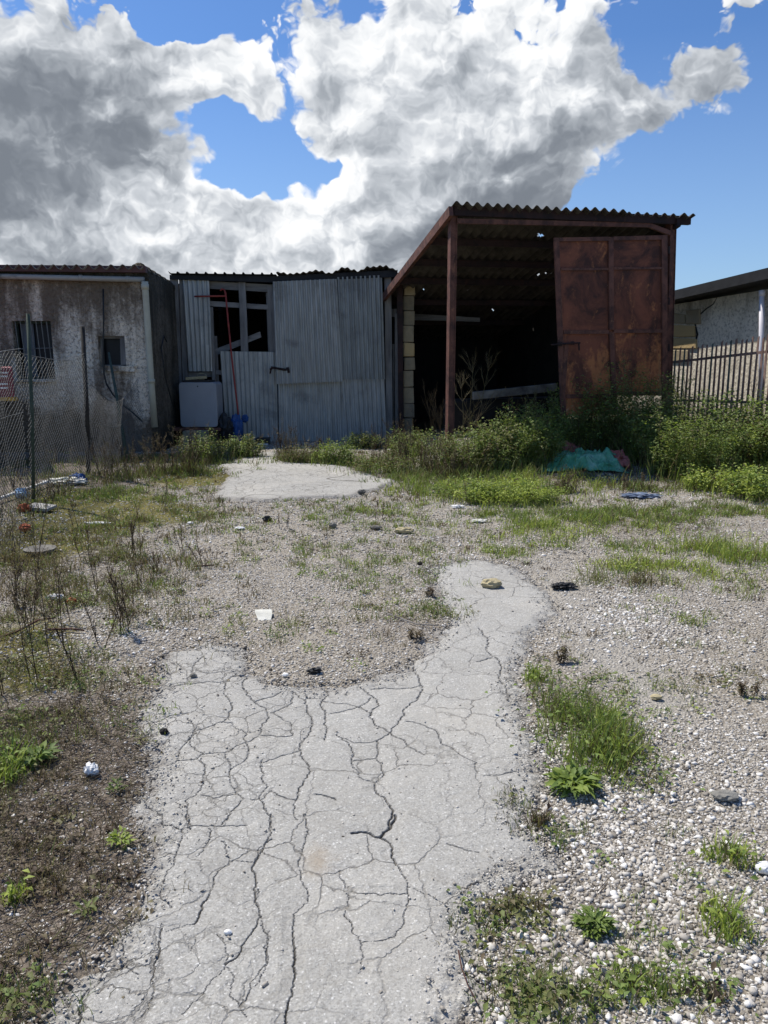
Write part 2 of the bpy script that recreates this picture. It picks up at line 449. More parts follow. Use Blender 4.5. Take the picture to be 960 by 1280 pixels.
hair2 = g.mr(g.voro(g.vec('ADD', g.pos, g.vec('SCALE', g.noise(g.pos, 14, 4, .65, col=True), scale=.07)), 8.5, 'DISTANCE_TO_EDGE', out='Distance'), 0, .035, .75, 0)
sx_ = g.node('ShaderNodeSeparateXYZ'); g.put(sx_.inputs[0], g.pos)
left = g.math('MULTIPLY', g.mr(sx_.outputs[0], -.10, -.75, 0, 1, True), g.mr(g.noise(g.pos, 2.1, 3, .5), .38, .6, .1, 1))
hair = g.math('MAXIMUM', hair, g.math('MULTIPLY', hair2, left))
ckt = g.math('MAXIMUM', ck, hair)
c = g.mix(g.math('MULTIPLY', ckt, .92), c, (.065, .055, .043))
c = g.mix(g.math('MULTIPLY', ed, g.mr(fine, .3, .6, .5, 1)), c, (.17, .15, .13))
g.put(g.b.inputs['Base Color'], c)
h = g.math('SUBTRACT', g.math('ADD', fine, g.math('MULTIPLY', sv.outputs[0], .5)), g.math('MULTIPLY', ckt, 2.0))
g.put(g.b.inputs['Normal'], g.bump(h, .75, .006)); g.b.inputs['Roughness'].default_value = .93; M['slab'] = m

# rough-cast render with grime streaks
def stucco(name, c_lo, c_hi, dirt, dscale=1.0, amt=(.38, .66), bump=1.0):
    m, g = newmat(name)
    n = g.noise(g.obj, 13, 8, .78); v = g.voro(g.obj, 20, 'F1', detail=1)
    c = g.ramp(g.math('ADD', g.math('MULTIPLY', n, .7), g.math('MULTIPLY', v, .5)), [(.42, c_lo), (.62, c_hi)])
    s1 = g.noise(g.vec('MULTIPLY', g.obj, (1.0, 1.0, .14)), 2.6 * dscale, 8, .7, .2)
    s2 = g.noise(g.obj, 1.1 * dscale, 8, .72, .5)
    sp = g.node('ShaderNodeSeparateXYZ'); g.put(sp.inputs[0], g.obj)
    top = g.mr(sp.outputs[2], 1.9, 2.9, 0, .10); bot = g.mr(sp.outputs[2], .9, .1, 0, .22)
    k = g.math('ADD', g.math('ADD', g.math('MULTIPLY', s1, .55), g.math('MULTIPLY', s2, .45)), g.math('ADD', top, bot))
    c = g.mix(g.mr(k, amt[0], amt[1], 0, .93, True), c, dirt)
    pit_shade = g.mr(g.noise(g.obj, 20, 7, .85), .50, .58, 0, .72)  # shade of the rough-cast hollows put into the colour
    c = g.mix(pit_shade, c, tuple(x * .8 for x in dirt))
    g.put(g.b.inputs['Base Color'], c); g.b.inputs['Roughness'].default_value = .95
    g.put(g.b.inputs['Normal'], g.bump(g.math('ADD', n, v), bump, .02)); return m
M['stucco'] = stucco('rough_cast', (.42, .35, .27), (.86, .75, .60), (.12, .088, .06), amt=(.44, .60))
M['mossy'] = stucco('mossy_render', (.09, .075, .055), (.19, .16, .12), (.03, .026, .016), 1.5)
M['plaster'] = stucco('grey_plaster', (.62, .55, .43), (.74, .67, .54), (.28, .24, .18), .9, amt=(.5, .72), bump=.25)
M['fibre'] = mat_patchy('fibre_cement', [(.06, .055, .05), (.16, .15, .13), (.26, .25, .22)], 5, 8, bump=.5)
M['fascia'] = mat_patchy('maroon_fascia', [(.07, .035, .035), (.12, .06, .058)], 3, bump=.1, rough=.6)
M['pvc_cream'] = mat_patchy('cream_pvc', [(.36, .34, .26), (.50, .48, .38)], 3, bump=.05, rough=.5, grime=((.12, .11, .07), 5, (1, 1, .5), .58, .75))
M['pvc_grey'] = mat_patchy('grey_gutter', [(.24, .23, .21), (.36, .35, .32)], 2.5, bump=.08, rough=.5, grime=((.06, .055, .045), 4, (.5, 1, 1), .55, .75))
M['pvc_white'] = mat_patchy('white_pipe', [(.60, .58, .63), (.70, .68, .72)], 3, bump=.03, rough=.45)
def galv(name, c1, c2, c3):
    m, g = newmat(name)
    s = g.vec('MULTIPLY', g.obj, (1, 1, .12))
    n = g.noise(s, 14, 8, .65); n2 = g.noise(g.obj, 1.6, 7, .65, .4)
    c = g.ramp(n, [(.3, c1), (.55, c2), (.75, c3)])
    c = g.mix(g.mr(n2, .5, .72, 0, .6, True), c, tuple(x * .55 for x in c1))
    c = g.mix(g.mr(g.noise(g.vec('MULTIPLY', g.obj, (1, 1, .3)), 5, 8, .75), .64, .74, 0, .7), c, (.11, .065, .04))
    g.put(g.b.inputs['Base Color'], c); g.b.inputs['Metallic'].default_value = .35
    g.put(g.b.inputs['Roughness'], g.mr(n2, .3, .7, .42, .7))
    g.put(g.b.inputs['Normal'], g.bump(g.noise(g.obj, 22, 5, .6), .15, .01)); return m
M['galv'] = galv('galvanised_sheet', (.29, .29, .27), (.42, .42, .395), (.54, .54, .51))
M['galv_b'] = galv('galvanised_sheet_greenish', (.32, .32, .295), (.45, .45, .42), (.58, .58, .545))
M['galv_c'] = galv('galvanised_sheet_darker', (.23, .235, .225), (.34, .35, .335), (.46, .465, .44))
M['wood'] = mat_patchy('grey_wood', [(.10, .095, .09), (.20, .19, .18), (.29, .28, .26)], 9, 8, stretch=(1, 1, .15), bump=.4, bscale=40)
M['wood_h'] = mat_patchy('grey_wood_rail', [(.11, .105, .10), (.21, .20, .19), (.30, .29, .27)], 9, 8, stretch=(.15, 1, 1), bump=.4, bscale=40)
M['dark'] = mat_patchy('shade_and_black', [(.008, .007, .006), (.022, .020, .018)], 4, bump=.2)  # near-black stands in for interior shade; also used on dark stones
M['tar'] = mat_patchy('black_roof_edge', [(.010, .011, .013), (.028, .029, .032)], 5, bump=.2, rough=.7)
def rust(name, base, red, orange, pale, zo, s=1.0, rough=.75):
    m, g = newmat(name)
    n1 = g.noise(g.obj, 1.7 * s, 10, .68, .6); n2 = g.noise(g.vec('MULTIPLY', g.obj, (1, 1, .45)), 4.2 * s, 10, .72, .5); n3 = g.noise(g.obj, 19 * s, 6, .7)
    c = g.ramp(n1, [(.40, base), (.58, red)])
    sp = g.node('ShaderNodeSeparateXYZ'); g.put(sp.inputs[0], g.obj)
    low = g.mr(sp.outputs[2], zo[0], zo[1], .16, 0)
    c = g.mix(g.mr(g.math('ADD', g.math('ADD', g.math('MULTIPLY', n2, .75), g.math('MULTIPLY', n3, .25)), low), .54, .67, 0, .9, True), c, orange)
    c = g.mix(g.mr(g.math('ADD', n3, g.math('MULTIPLY', low, .6)), .66, .78, 0, .7, True), c, pale)
    g.put(g.b.inputs['Base Color'], c); g.b.inputs['Roughness'].default_value = rough; g.b.inputs['Metallic'].default_value = .1
    g.put(g.b.inputs['Normal'], g.bump(g.math('ADD', n2, n3), .35, .008)); return m
M['rust_door'] = rust('rusty_door_sheet', (.065, .029, .023), (.22, .078, .046), (.44, .175, .07), (.58, .40, .27), (.8, 2.3))
M['rust'] = rust('rusty_steel', (.07, .035, .029), (.17, .075, .055), (.28, .13, .075), (.33, .20, .13), (0, .5), 2.2)
M['rust_dark'] = rust('dark_rusty_steel', (.018, .012, .012), (.04, .02, .018), (.08, .03, .02), (.10, .07, .05), (0, .5), 2.2)
M['red_paint'] = mat_patchy('red_painted_steel', [(.16, .03, .025), (.30, .05, .04), (.34, .08, .05)], 6, bump=.1, rough=.5)
m, g = newmat('tuff_block'); t = attr(g, 'tone'); n = g.noise(g.obj, 12, 8, .7)
c = g.ramp(g.math('ADD', t, g.math('MULTIPLY', g.math('SUBTRACT', n, .5), .5)), [(0, (.18, .155, .11)), (.4, (.36, .29, .18)), (.7, (.46, .34, .17)), (1, (.52, .36, .16))])
g.put(g.b.inputs['Base Color'], c); g.put(g.b.inputs['Normal'], g.bump(n, .8, .02)); M['tuff'] = m
M['eternit'] = mat_patchy('old_corrugated_roof', [(.030, .026, .022), (.065, .056, .048), (.10, .09, .075)], 4, 8, bump=.4)
M['picket'] = rust('rusty_picket', (.16, .10, .085), (.30, .20, .165), (.36, .27, .21), (.38, .35, .31), (0, .4), 2.0)
M['picket_green'] = mat_patchy('green_grey_picket', [(.08, .10, .09), (.16, .18, .16)], 6, bump=.2)
M['black'] = mat_patchy('black_plastic', [(.012, .012, .012), (.03, .03, .03)], 8, bump=.2, rough=.45)
M['dark_post'] = mat_patchy('dark_steel_post', [(.018, .017, .016), (.05, .042, .035)], 20, bump=.5)
M['green_post'] = mat_patchy('green_post', [(.035, .055, .04), (.07, .09, .07)], 14, bump=.3)
M['wire'] = mat_patchy('galvanised_wire', [(.11, .11, .10), (.20, .20, .19)], 20, bump=.1, rough=.5, metallic=.4)
M['cabinet'] = mat_patchy('pale_grey_enamel', [(.27, .28, .30), (.33, .34, .36)], 2, bump=.04, rough=.4, grime=((.22, .20, .17), 3, (1, 1, .4), .55, .8))
M['beige'] = mat_patchy('beige_block', [(.20, .19, .13), (.30, .28, .20)], 6, bump=.4)
M['blue'] = mat_patchy('blue_plastic', [(.015, .05, .16), (.03, .10, .30)], 8, bump=.3, rough=.4)
M['blue_grey'] = mat_patchy('grey_blue_plastic', [(.07, .10, .16), (.20, .24, .32)], 12, bump=.3, rough=.5)
M['pale_blue'] = mat_patchy('pale_blue_plastic', [(.25, .42, .62), (.45, .60, .75)], 14, bump=.2, rough=.4)
M['white'] = mat_patchy('white_scrap', [(.62, .61, .58), (.80, .79, .77)], 12, bump=.2, rough=.6)
M['offwhite'] = mat_patchy('offwhite_tile', [(.45, .44, .38), (.66, .65, .58)], 10, bump=.2, rough=.6)
M['tarp'] = mat_patchy('green_tarp', [(.05, .22, .11), (.12, .38, .21), (.38, .56, .42)], 5, bump=.3, rough=.5, spread=.6)
M['tarp_red'] = mat_patchy('faded_red_cloth', [(.32, .09, .07), (.50, .18, .15)], 7, bump=.2, rough=.7)
M['glass'] = mat_patchy('dark_window', [(.006, .007, .009), (.018, .02, .024)], 2, bump=.02, rough=.35, spec=.25)
M['shutter'] = mat_patchy('grey_shutter', [(.10, .115, .13), (.17, .19, .21)], 3, bump=.1, rough=.6, stretch=(3, 1, .2))
M['yellow'] = mat_patchy('yellow_paint', [(.38, .22, .04), (.50, .30, .05)], 8, bump=.1, rough=.55)
M['crimson'] = mat_patchy('crimson_paint', [(.14, .018, .028), (.22, .03, .045)], 5, bump=.08, rough=.45)
M['rubber'] = mat_patchy('tyre_rubber', [(.015, .015, .015), (.035, .033, .03)], 12, bump=.3)
M['yellow_stone'] = mat_patchy('yellow_stone', [(.30, .25, .14), (.48, .41, .25)], 25, bump=.6)
M['terracotta'] = mat_patchy('terracotta', [(.28, .07, .03), (.42, .13, .06)], 20, bump=.4)

# ------------------------------------------------------------------ ground
def geo(a, b, n): return a * (b / a) ** (np.arange(1, n + 1) / n)
SLAB = px_to_plane0([(30, 1300), (62, 1232), (118, 1190), (165, 1130), (178, 1060), (160, 1010), (182, 950), (170, 905), (188, 860), (205, 815), (262, 796), (312, 812), (322, 842), (380, 856), (460, 848), (515, 822), (556, 780), (545, 745), (536, 705), (600, 697), (655, 711), (692, 742), (700, 768), (672, 800), (652, 850), (672, 905), (690, 965), (668, 1030), (700, 1062), (722, 1098), (640, 1112), (606, 1140), (603, 1200), (594, 1300), (575, 2100), (-500, 2100), (-120, 1420)])
APRON = px_to_plane0([(268, 584), (300, 574), (322, 566), (345, 566), (356, 578), (430, 583), (466, 594), (500, 602), (470, 614), (440, 622), (330, 627), (262, 625), (276, 606), (288, 594)])
def sdist(P, X, Y, wob=.05):
    """signed distance to polygon (negative inside), with an uneven outline"""
    sh = X.shape; x = X.ravel(); y = Y.ravel()
    x = x + (vnoise(x, y, 9, 31, 5, .7) - .5) * wob * 4; y = y + (vnoise(x, y, 9, 57, 5, .7) - .5) * wob * 4
    best = np.full(x.shape, 1e9); ins = np.zeros(x.shape, bool)
    n = len(P)
    for i in range(n):
        a = P[i]; b = P[(i + 1) % n]; e = b - a
        t = np.clip(((x - a[0]) * e[0] + (y - a[1]) * e[1]) / (e @ e), 0, 1)
        d = np.hypot(x - a[0] - t * e[0], y - a[1] - t * e[1]); best = np.minimum(best, d)
        c = ((a[1] > y) != (b[1] > y)) & (x < (b[0] - a[0]) * (y - a[1]) / (b[1] - a[1] + 1e-12) + a[0])
        ins ^= c
    return np.where(ins, -best, best).reshape(sh)
def pblobs(x, y, lst):
    t = np.zeros(np.shape(x))
    for px, py, rx, ry, a in lst:     # centre in photo pixels, radii in metres
        c = Gp(px, py); t = t + a * np.exp(-(((x - c.x) / rx) ** 2 + ((y - c.y) / ry) ** 2))
    return t
LITTER_SHADE = [(20, 585, 1.6, 1.6, .8), (-80, 620, 2.0, 2.0, .8), (20, 1040, .32, .55, 1.0), (-20, 1180, .35, .5, 1.0), (80, 1120, .16, .25, .9), (110, 990, .14, .30, .8), (60, 940, .3, .4, .8), (-150, 1000, .8, 1.2, 1), (40, 720, .8, 1.2, .35), (60, 600, 2.0, 1.6, .6), (230, 580, 1.2, .8, .6), (730, 1110, .12, .08, .3),  # first blobs darken the ground behind the fence for shade and dead weeds
          (640, 1140, .12, .10, .5), (640, 1210, .1, .15, .3), (740, 930, .25, .5, .5), (620, 600, 1.6, .8, .7), (850, 570, 2.2, .6, .7), (850, 660, 1.0, .5, .35), (440, 570, .8, .4, .6), (500, 780, .3, .35, .3)]
MOSS = [(250, 597, .55, .6, 1.3), (60, 680, .7, 1.0, .8), (120, 640, .9, .8, .85), (30, 800, .4, .5, .7), (50, 850, .25, .3, .6), (100, 620, .9, .6, .7), (200, 640, .6, .5, .6), (400, 830, .5, .4, .12), (350, 650, 1.2, .6, .15), (650, 640, 1.5, .7, .3), (800, 650, 1.5, .8, .3)]
BARE = [(720, 760, .25, 1.3, .9), (820, 870, .15, .3, .9), (760, 820, .2, .5, .6), (700, 590, 1.2, .3, .5), (560, 640, .8, .8, .3)]
def zones(x, y):
    return pblobs(x, y, LITTER_SHADE), pblobs(x, y, MOSS), pblobs(x, y, BARE)

def build_ground():
    xs = np.concatenate([-geo(9, 900, 26)[::-1], np.arange(-9, 9.001, .035), geo(9, 900, 26)])
    ys = [-900, -400, -150, -60, -25, -10, -4, -1.5, 0, .5]
    y = .8
    while y < 14: ys.append(y); y += max(.012, .0035 * y * y * .5)
    ys += list(np.arange(14.2, 24, .4)); ys += list(geo(24, 900, 22))
    ys = np.array(ys)
    X, Y = np.meshgrid(xs, ys)
    Z = H(X, Y)
    mask = ((np.abs(X) < 9.01) & (Y > .4) & (Y < 15))
    det = (vnoise(X, Y, 7, 41, 4, .6) - .5) * .018
    Z = Z + np.where(mask, det, 0)
    sd = np.minimum(sdist(SLAB, X, Y), sdist(APRON, X, Y))
    Z = np.where(sd < .02, Z - .03 * sstep(.02, -.06, sd), Z)
    l, m, b = zones(X, Y)
    zc = np.clip(np.stack([l, m, b], -1), 0, 1).reshape(-1, 3)
    far = ((np.abs(X) > 9.5) | (Y > 15) | (Y < 0)).ravel()
    zc[far, 0] = np.maximum(zc[far, 0], .45); zc[far, 1] = .5
    nx = len(xs); ny = len(ys)
    ii, jj = np.meshgrid(np.arange(nx - 1), np.arange(ny - 1))
    q = np.stack([jj * nx + ii, jj * nx + ii + 1, (jj + 1) * nx + ii + 1, (jj + 1) * nx + ii], -1).reshape(-1, 4)
    o = npmesh('ground', np.stack([X, Y, Z], -1).reshape(-1, 3), q, M['ground'], attr={'zone': zc}, smooth=True)
    tag(o, 'pale gravelly dirt yard with mossy and littered patches', 'ground', kind='structure')
build_ground()

# cracks, followed by eye from the photograph (zoom coordinates, origin)
def zoomed(ox, oy, lst, w): return [([(ox + X / 3.2, oy + Y / 3.2) for X, Y in pl], w_) for pl, w_ in ((l if isinstance(l, tuple) else (l, w)) for l in lst)]
CR = zoomed(120, 780, [
 [(430, 130), (390, 180), (370, 240), (300, 240), (230, 300)], [(480, 110), (560, 105), (610, 100), (635, 140), (630, 185), (530, 190), (450, 200), (400, 185)],
 [(600, 195), (605, 290), (680, 340), (695, 380), (660, 440), (600, 480), (530, 520), (430, 530), (380, 495), (400, 430), (490, 400), (540, 400), (600, 440), (600, 480)],
 [(515, 235), (515, 285), (545, 320), (530, 380), (505, 400)], [(300, 250), (400, 240), (520, 235), (570, 200)], [(365, 380), (400, 430)],
 [(400, 425), (340, 500), (325, 550), (240, 590), (215, 640), (200, 720)], [(325, 550), (400, 550), (420, 530)],
 [(420, 545), (430, 620), (400, 690), (360, 710), (370, 770), (380, 830)], [(520, 530), (535, 620), (545, 660), (590, 705), (540, 760), (505, 810)],
 [(670, 560), (760, 530), (820, 510)], [(600, 480), (590, 560), (540, 590)], [(425, 690), (470, 705), (550, 690)], [(200, 720), (245, 750), (270, 800), (330, 820)],
 [(640, 315), (740, 275), (790, 270), (785, 320), (740, 345), (700, 360), (780, 400), (790, 450), (660, 450)], [(790, 270), (835, 310), (845, 360)],
 ([(845, 350), (860, 430), (825, 480), (850, 580), (845, 620), (800, 710)], 1.9), ([(590, 705), (660, 710), (685, 650), (665, 590), (665, 550)], 1.5),
 ([(800, 710), (725, 690), (700, 670), (660, 710), (685, 760), (705, 830)], 1.3), [(800, 710), (805, 790)],
 ([(915, 240), (930, 265), (905, 310), (920, 370), (925, 420), (915, 470)], 1.5), [(900, 300), (840, 300)], [(880, 685), (960, 705)],
 [(160, 370), (230, 300), (330, 270)], [(180, 400), (300, 370), (370, 360)]], 1.0)
CR += zoomed(380, 780, [
 ([(465, 125), (440, 180), (460, 215), (475, 265), (430, 320), (385, 390), (345, 440), (290, 470)], 1.4), [(290, 470), (200, 480), (160, 460)],
 ([(240, 265), (270, 290), (300, 330), (265, 370), (285, 410), (345, 440)], 1.7), [(270, 265), (430, 260), (470, 250)], [(75, 310), (180, 325), (220, 340), (265, 300)],
 [(100, 365), (160, 355), (225, 335), (270, 370)], ([(345, 440), (400, 470), (425, 500), (480, 530)], 1.1),
 ([(130, 445), (180, 490), (190, 560), (230, 620), (285, 640)], 1.7), ([(285, 640), (320, 610), (310, 570), (290, 540), (295, 490), (290, 470)], 1.2), [(195, 555), (290, 540)],
 ([(285, 640), (290, 680), (345, 730), (355, 770), (340, 820)], 3.2), ([(410, 395), (480, 410), (535, 440), (560, 490), (640, 540), (690, 560), (695, 600)], .9),
 [(720, 615), (780, 610), (860, 590), (915, 595)], ([(700, 20), (740, 80), (750, 130), (790, 170), (785, 210), (810, 260), (815, 310)], 1.0), [(690, 155), (750, 140)], [(40, 685), (130, 710)]], 1.0)
CR += zoomed(40, 1020, [
 ([(520, 20), (600, 60), (640, 50), (700, 50), (765, 50)], 1.6), ([(765, 50), (860, 45)], .7), ([(600, 60), (590, 130), (570, 200), (530, 260), (515, 330), (560, 370)], 1.4),
 ([(710, 60), (700, 120), (660, 170)], 1.3), ([(620, 0), (640, 50)], 2.2), ([(780, 0), (765, 50)], 1.2),
 ([(960, 100), (910, 160), (880, 220), (890, 300), (910, 380), (900, 450), (860, 500), (830, 560), (775, 600)], 1.9), ([(775, 600), (770, 620), (700, 690), (655, 750), (600, 800)], 1.2),
 [(760, 110), (790, 190), (880, 190)], ([(790, 200), (740, 240), (710, 320), (670, 400), (650, 440)], 1.7), [(650, 440), (540, 470)],
 [(380, 430), (360, 500), (365, 560), (370, 600), (430, 640)], ([(520, 460), (510, 560), (480, 660), (480, 740), (440, 810)], 1.6), ([(740, 480), (775, 520), (770, 600)], 1.2),
 [(780, 610), (800, 740), (830, 770), (860, 820)], ([(950, 470), (940, 600), (870, 720), (840, 770)], 1.4), [(660, 480), (630, 550)], [(470, 80), (440, 150), (470, 175), (560, 160)],
 ([(200, 540), (130, 600), (60, 660)], 1.8), ([(230, 690), (190, 770), (190, 830), (150, 1000)], 2.0), [(280, 600), (380, 600), (450, 560)]], 1.0)
CR += zoomed(320, 1020, [
 ([(60, 0), (60, 80), (0, 190)], 1.6), ([(190, 0), (190, 130), (170, 200), (180, 260), (205, 300), (210, 350), (150, 400)], 1.5), ([(150, 400), (150, 470), (155, 560), (155, 660), (130, 760), (120, 830), (60, 1100)], 2.3),
 ([(10, 300), (15, 400), (30, 460), (60, 490), (40, 620), (0, 690)], 1.4), ([(555, 0), (540, 50), (500, 90)], 4.2), ([(500, 90), (440, 70), (385, 75)], 3.6),
 ([(500, 90), (545, 140), (560, 200)], 2.6), ([(560, 200), (600, 260), (605, 310), (610, 350), (590, 400), (555, 490), (420, 515), (410, 640)], 1.1),
 ([(605, 290), (680, 320), (765, 355), (770, 400), (820, 460), (850, 495)], 1.3), ([(385, 310), (600, 320)], 1.0), ([(335, 225), (360, 280), (355, 400), (385, 470), (420, 515)], 1.0),
 ([(765, 120), (850, 150), (890, 155)], 1.0), ([(765, 355), (820, 310), (900, 270)], .8)], 1.0)
def build_slab():
    D = .9 * np.exp(np.arange(0, 2120) * .001); S = np.arange(-.60, .30, .0016)
    X = D[:, None] * S[None, :]; Y = np.repeat(D[:, None], len(S), 1)
    kd_pts = []; kd_w = []
    r = random.Random(3)
    for pl, w in CR:
        P = [Gp(x, y) for x, y in pl]
        for a, b in zip(P[:-1], P[1:]):
            L = (b - a).length; pts = [a, b]; amp = L * .11
            while (pts[1] - pts[0]).length > .005:
                q = [pts[0]]
                for c, d in zip(pts[:-1], pts[1:]):
                    m = (c + d) / 2; t = (d - c); m = m + Vector((-t.y, t.x, 0)).normalized() * r.uniform(-amp, amp)
                    q += [m, d]
                pts = q; amp *= .60
            for p in pts:
                kd_pts.append((p.x, p.y, 0)); kd_w.append(w)
    dist2 = np.full(X.shape, 9.); wid2 = np.ones(X.shape)
    for (cx, cy, _), w in zip(kd_pts, kd_w):
        i0 = int(math.log(max(cy, .91) / .9) / .001); j0 = int((cx / cy + .60) / .0016)
        a, b_ = max(0, i0 - 13), max(0, j0 - 9)
        sl_ = (slice(a, i0 + 14), slice(b_, max(0, j0 + 10)))
        if X[sl_].size == 0: continue
        dd = np.hypot(X[sl_] - cx, Y[sl_] - cy); k = dd < dist2[sl_]
        dist2[sl_] = np.where(k, dd, dist2[sl_]); wid2[sl_] = np.where(k, w, wid2[sl_])
    xf = X.ravel(); yf = Y.ravel(); dist = dist2.ravel(); wid = wid2.ravel()
    vary = .55 + .9 * vnoise(xf, yf, 11, 77, 2)
    half = np.maximum(.0011 * wid * vary, .00078 * yf)
    crack = 1 - sstep(.35, 1.25, dist / half)
    strength = np.clip(.60 + .22 * wid * vary, .55, 1.0)
    crack = crack * strength
    sd = sdist(SLAB, X, Y, .045).ravel(); sd = sd + (vnoise(X, Y, 22, 44, 4, .7).ravel() - .5) * .11
    sag = vnoise(xf, yf, 3.1, 19, 4) - .5
    z = H(xf, yf) + .010 + sag * .014 - crack * .009
    lip = sstep(-.16, .01, sd)
    z = z - lip * (.013 + .02 * vnoise(xf, yf, 25, 5, 3)) + (vnoise(xf, yf, 40, 9, 3) - .5) * .004
    # slight dip along wide cracks
    z = z - .004 * np.exp(-(dist / .03) ** 2)
    edge = sstep(-.09, .0, sd + (vnoise(xf, yf, 18, 2, 4) - .5) * .10) * .8
    nx = len(S); ny = len(D)
    ii, jj = np.meshgrid(np.arange(nx - 1), np.arange(ny - 1))
    q = np.stack([jj * nx + ii, jj * nx + ii + 1, (jj + 1) * nx + ii + 1, (jj + 1) * nx + ii], -1).reshape(-1, 4)
    q = q[sd[q[:, 0]] < .02]
    used = np.unique(q); mp = np.full(len(xf), -1, np.int64); mp[used] = np.arange(len(used))
    V = np.stack([xf, yf, z], -1)[used]
    o = npmesh('concrete_path', V, mp[q], M['slab'], attr={'crack': crack[used], 'edge': edge[used]}, smooth=True)
    tag(o, 'cracked pale grey concrete strip running up the yard', 'path', kind='structure')
build_slab()
def build_apron():
    xs = np.arange(-3.2, .9, .02); ys = np.arange(8.2, 14.2, .02)
    X, Y = np.meshgrid(xs, ys); sd = sdist(APRON, X, Y, .05).ravel(); xf = X.ravel(); yf = Y.ravel()
    z = H(xf, yf) + .022 + (vnoise(xf, yf, 2, 4, 3) - .5) * .01 - sstep(-.08, .02, sd) * .04
    cr = (np.abs(vnoise(xf, yf, .8, 90, 3) - .5) < .006) * .7
    nx = len(xs); ny = len(ys)
    ii, jj = np.meshgrid(np.arange(nx - 1), np.arange(ny - 1))
    q = np.stack([jj * nx + ii, jj * nx + ii + 1, (jj + 1) * nx + ii + 1, (jj + 1) * nx + ii], -1).reshape(-1, 4)
    q = q[sd[q[:, 0]] < .03]
    used = np.unique(q); mp = np.full(len(xf), -1, np.int64); mp[used] = np.arange(len(used))
    o = npmesh('concrete_apron', np.stack([xf, yf, z], -1)[used], mp[q], M['slab'], attr={'crack': cr[used], 'edge': (sstep(-.15, 0, sd) * .6)[used]}, smooth=True)
    tag(o, 'pale concrete apron in front of the sheet metal shed', 'pavement', kind='structure')
build_apron()

# ------------------------------------------------------------------ left workshop
LP = Plane((-4.2, 12.6), (0, 12.62))
pt = LP.at(188, 450); XR = pt.x
b = empty('workshop_building', (XR - 2.5, 12.6, 0), 'low grey rough-cast workshop with stained walls and small barred window at the left', 'building')
ztop = LP.at(100, 343).z
def wall_with_holes(pl, x0, x1, z0, z1, holes, th, mb):
    """holes: (xa, xb, za, zb) along the plane; makes boxes round them"""
    xs = sorted({x0, x1, *[h[0] for h in holes], *[h[1] for h in holes]})
    for a, c in zip(xs[:-1], xs[1:]):
        hs = sorted([h for h in holes if h[0] < (a + c) / 2 < h[1]], key=lambda h: h[2]); z = z0
        spans = []
        for h in hs: spans.append((z, h[2])); z = h[3]
        spans.append((z, z1))
        for s0, s1 in spans:
            if s1 - s0 < 1e-4: continue
            y = pl.A.y
            mb.hexa([(a, y, s1), (c, y, s1), (c, y, s0), (a, y, s0)], [(a, y + th, s1), (c, y + th, s1), (c, y + th, s0), (a, y + th, s0)])
h1a, h1b = LP.at(14, 401), LP.at(69, 474); h2a, h2b = LP.at(122, 420), LP.at(158, 459)
holes = [(h1a.x, h1b.x, h1b.z, h1a.z), (h2a.x, h2b.x, h2b.z, h2a.z)]
LP.A.y = 12.6
mb = MB(); wall_with_holes(LP, -11, XR, -.3, ztop, holes, .28, mb); mb.build('front_wall', M['stucco'], b)
mb = MB(); mb.hexa([(XR + .003, 12.603, ztop), (XR + .003, 18, ztop - .1), (XR + .003, 18, -.3), (XR + .003, 12.603, -.3)], [(XR - .28, 12.603, ztop), (XR - .28, 18, ztop - .1), (XR - .28, 18, -.3), (XR - .28, 12.603, -.3)])
# uneven mossy buttress bulge at the corner
mb.hexa([(XR - .02, 12.57, ztop + .02), (XR + .05, 12.60, ztop + .02), (XR + .07, 12.60, -.2), (XR - .02, 12.55, -.2)], [(XR - .02, 14, ztop), (XR + .05, 14, ztop), (XR + .07, 14, -.2), (XR - .02, 14, -.2)])
mb.build('side_wall', M['mossy'], b)
MB().box((-7.4, 17.9, 1.2), (7.0, .2, 3.2)).box((-10.9, 15.3, 1.2), (.2, 5.2, 3.2)).build('back_wall', M['mossy'], b)
V, q = corr((-11, 12.42, ztop + .10), (XR + .02, 12.42, ztop + .10), (XR + .02, 18.2, ztop - .25), (-11, 18.2, ztop - .25), 40, .036, nv=10, th=.008)
npmesh('roof', V, q, M['fibre'], b, smooth=True)
pquad(LP, [(-200, 329), (182, 332.5), (182, 340.5), (-200, 337)], -.12, .10).build('fascia', M['fascia'], b)
pquad(LP, [(-200, 337.6), (184, 341), (184, 349), (-200, 345)], -.03, .03).build('soffit', M['mossy'], b)
gp = MB(); gp.tube([LP.at(x, 345.5 + (x - 0) * .022, -.10) for x in range(-220, 186, 20)] , .042, 10); gp.tube([LP.at(99, 347.2, -.10), LP.at(103, 347.3, -.10)], .047, 10); gp.tube([LP.at(158, 348.8, -.10), LP.at(162, 348.9, -.10)], .047, 10)
gu = gp.build('gutter', M['pvc_grey'], b, smooth=True)
dp = MB(); dp.tube([LP.at(181, 352, -.12), LP.at(181.5, 360, -.12), LP.at(189, 478, -.14), LP.at(193.5, 534, -.16)], .052, 12); dp.tube([LP.at(188.8, 474, -.14), LP.at(189.2, 479, -.14)], .062, 12); dp.tube([LP.at(181, 355, -.12), LP.at(181.6, 362, -.12)], .06, 12)
dp.build('downpipe', M['pvc_cream'], b, smooth=True)
# rounded verge tiles down the gable
vt = MB()
for i in range(13):
    y = 12.58 + i * .30; r = .115 - .001 * i
    p0 = Vector((XR - .09, y, ztop + .055 - .020 * i)); p1 = Vector((XR - .09, y + .34, ztop + .04 - .020 * (i + 1)))
    vt.tube([p0, p1], [r + .012, r - .012], 14)
vt.build('verge_tile', M['mossy'], b, smooth=True)
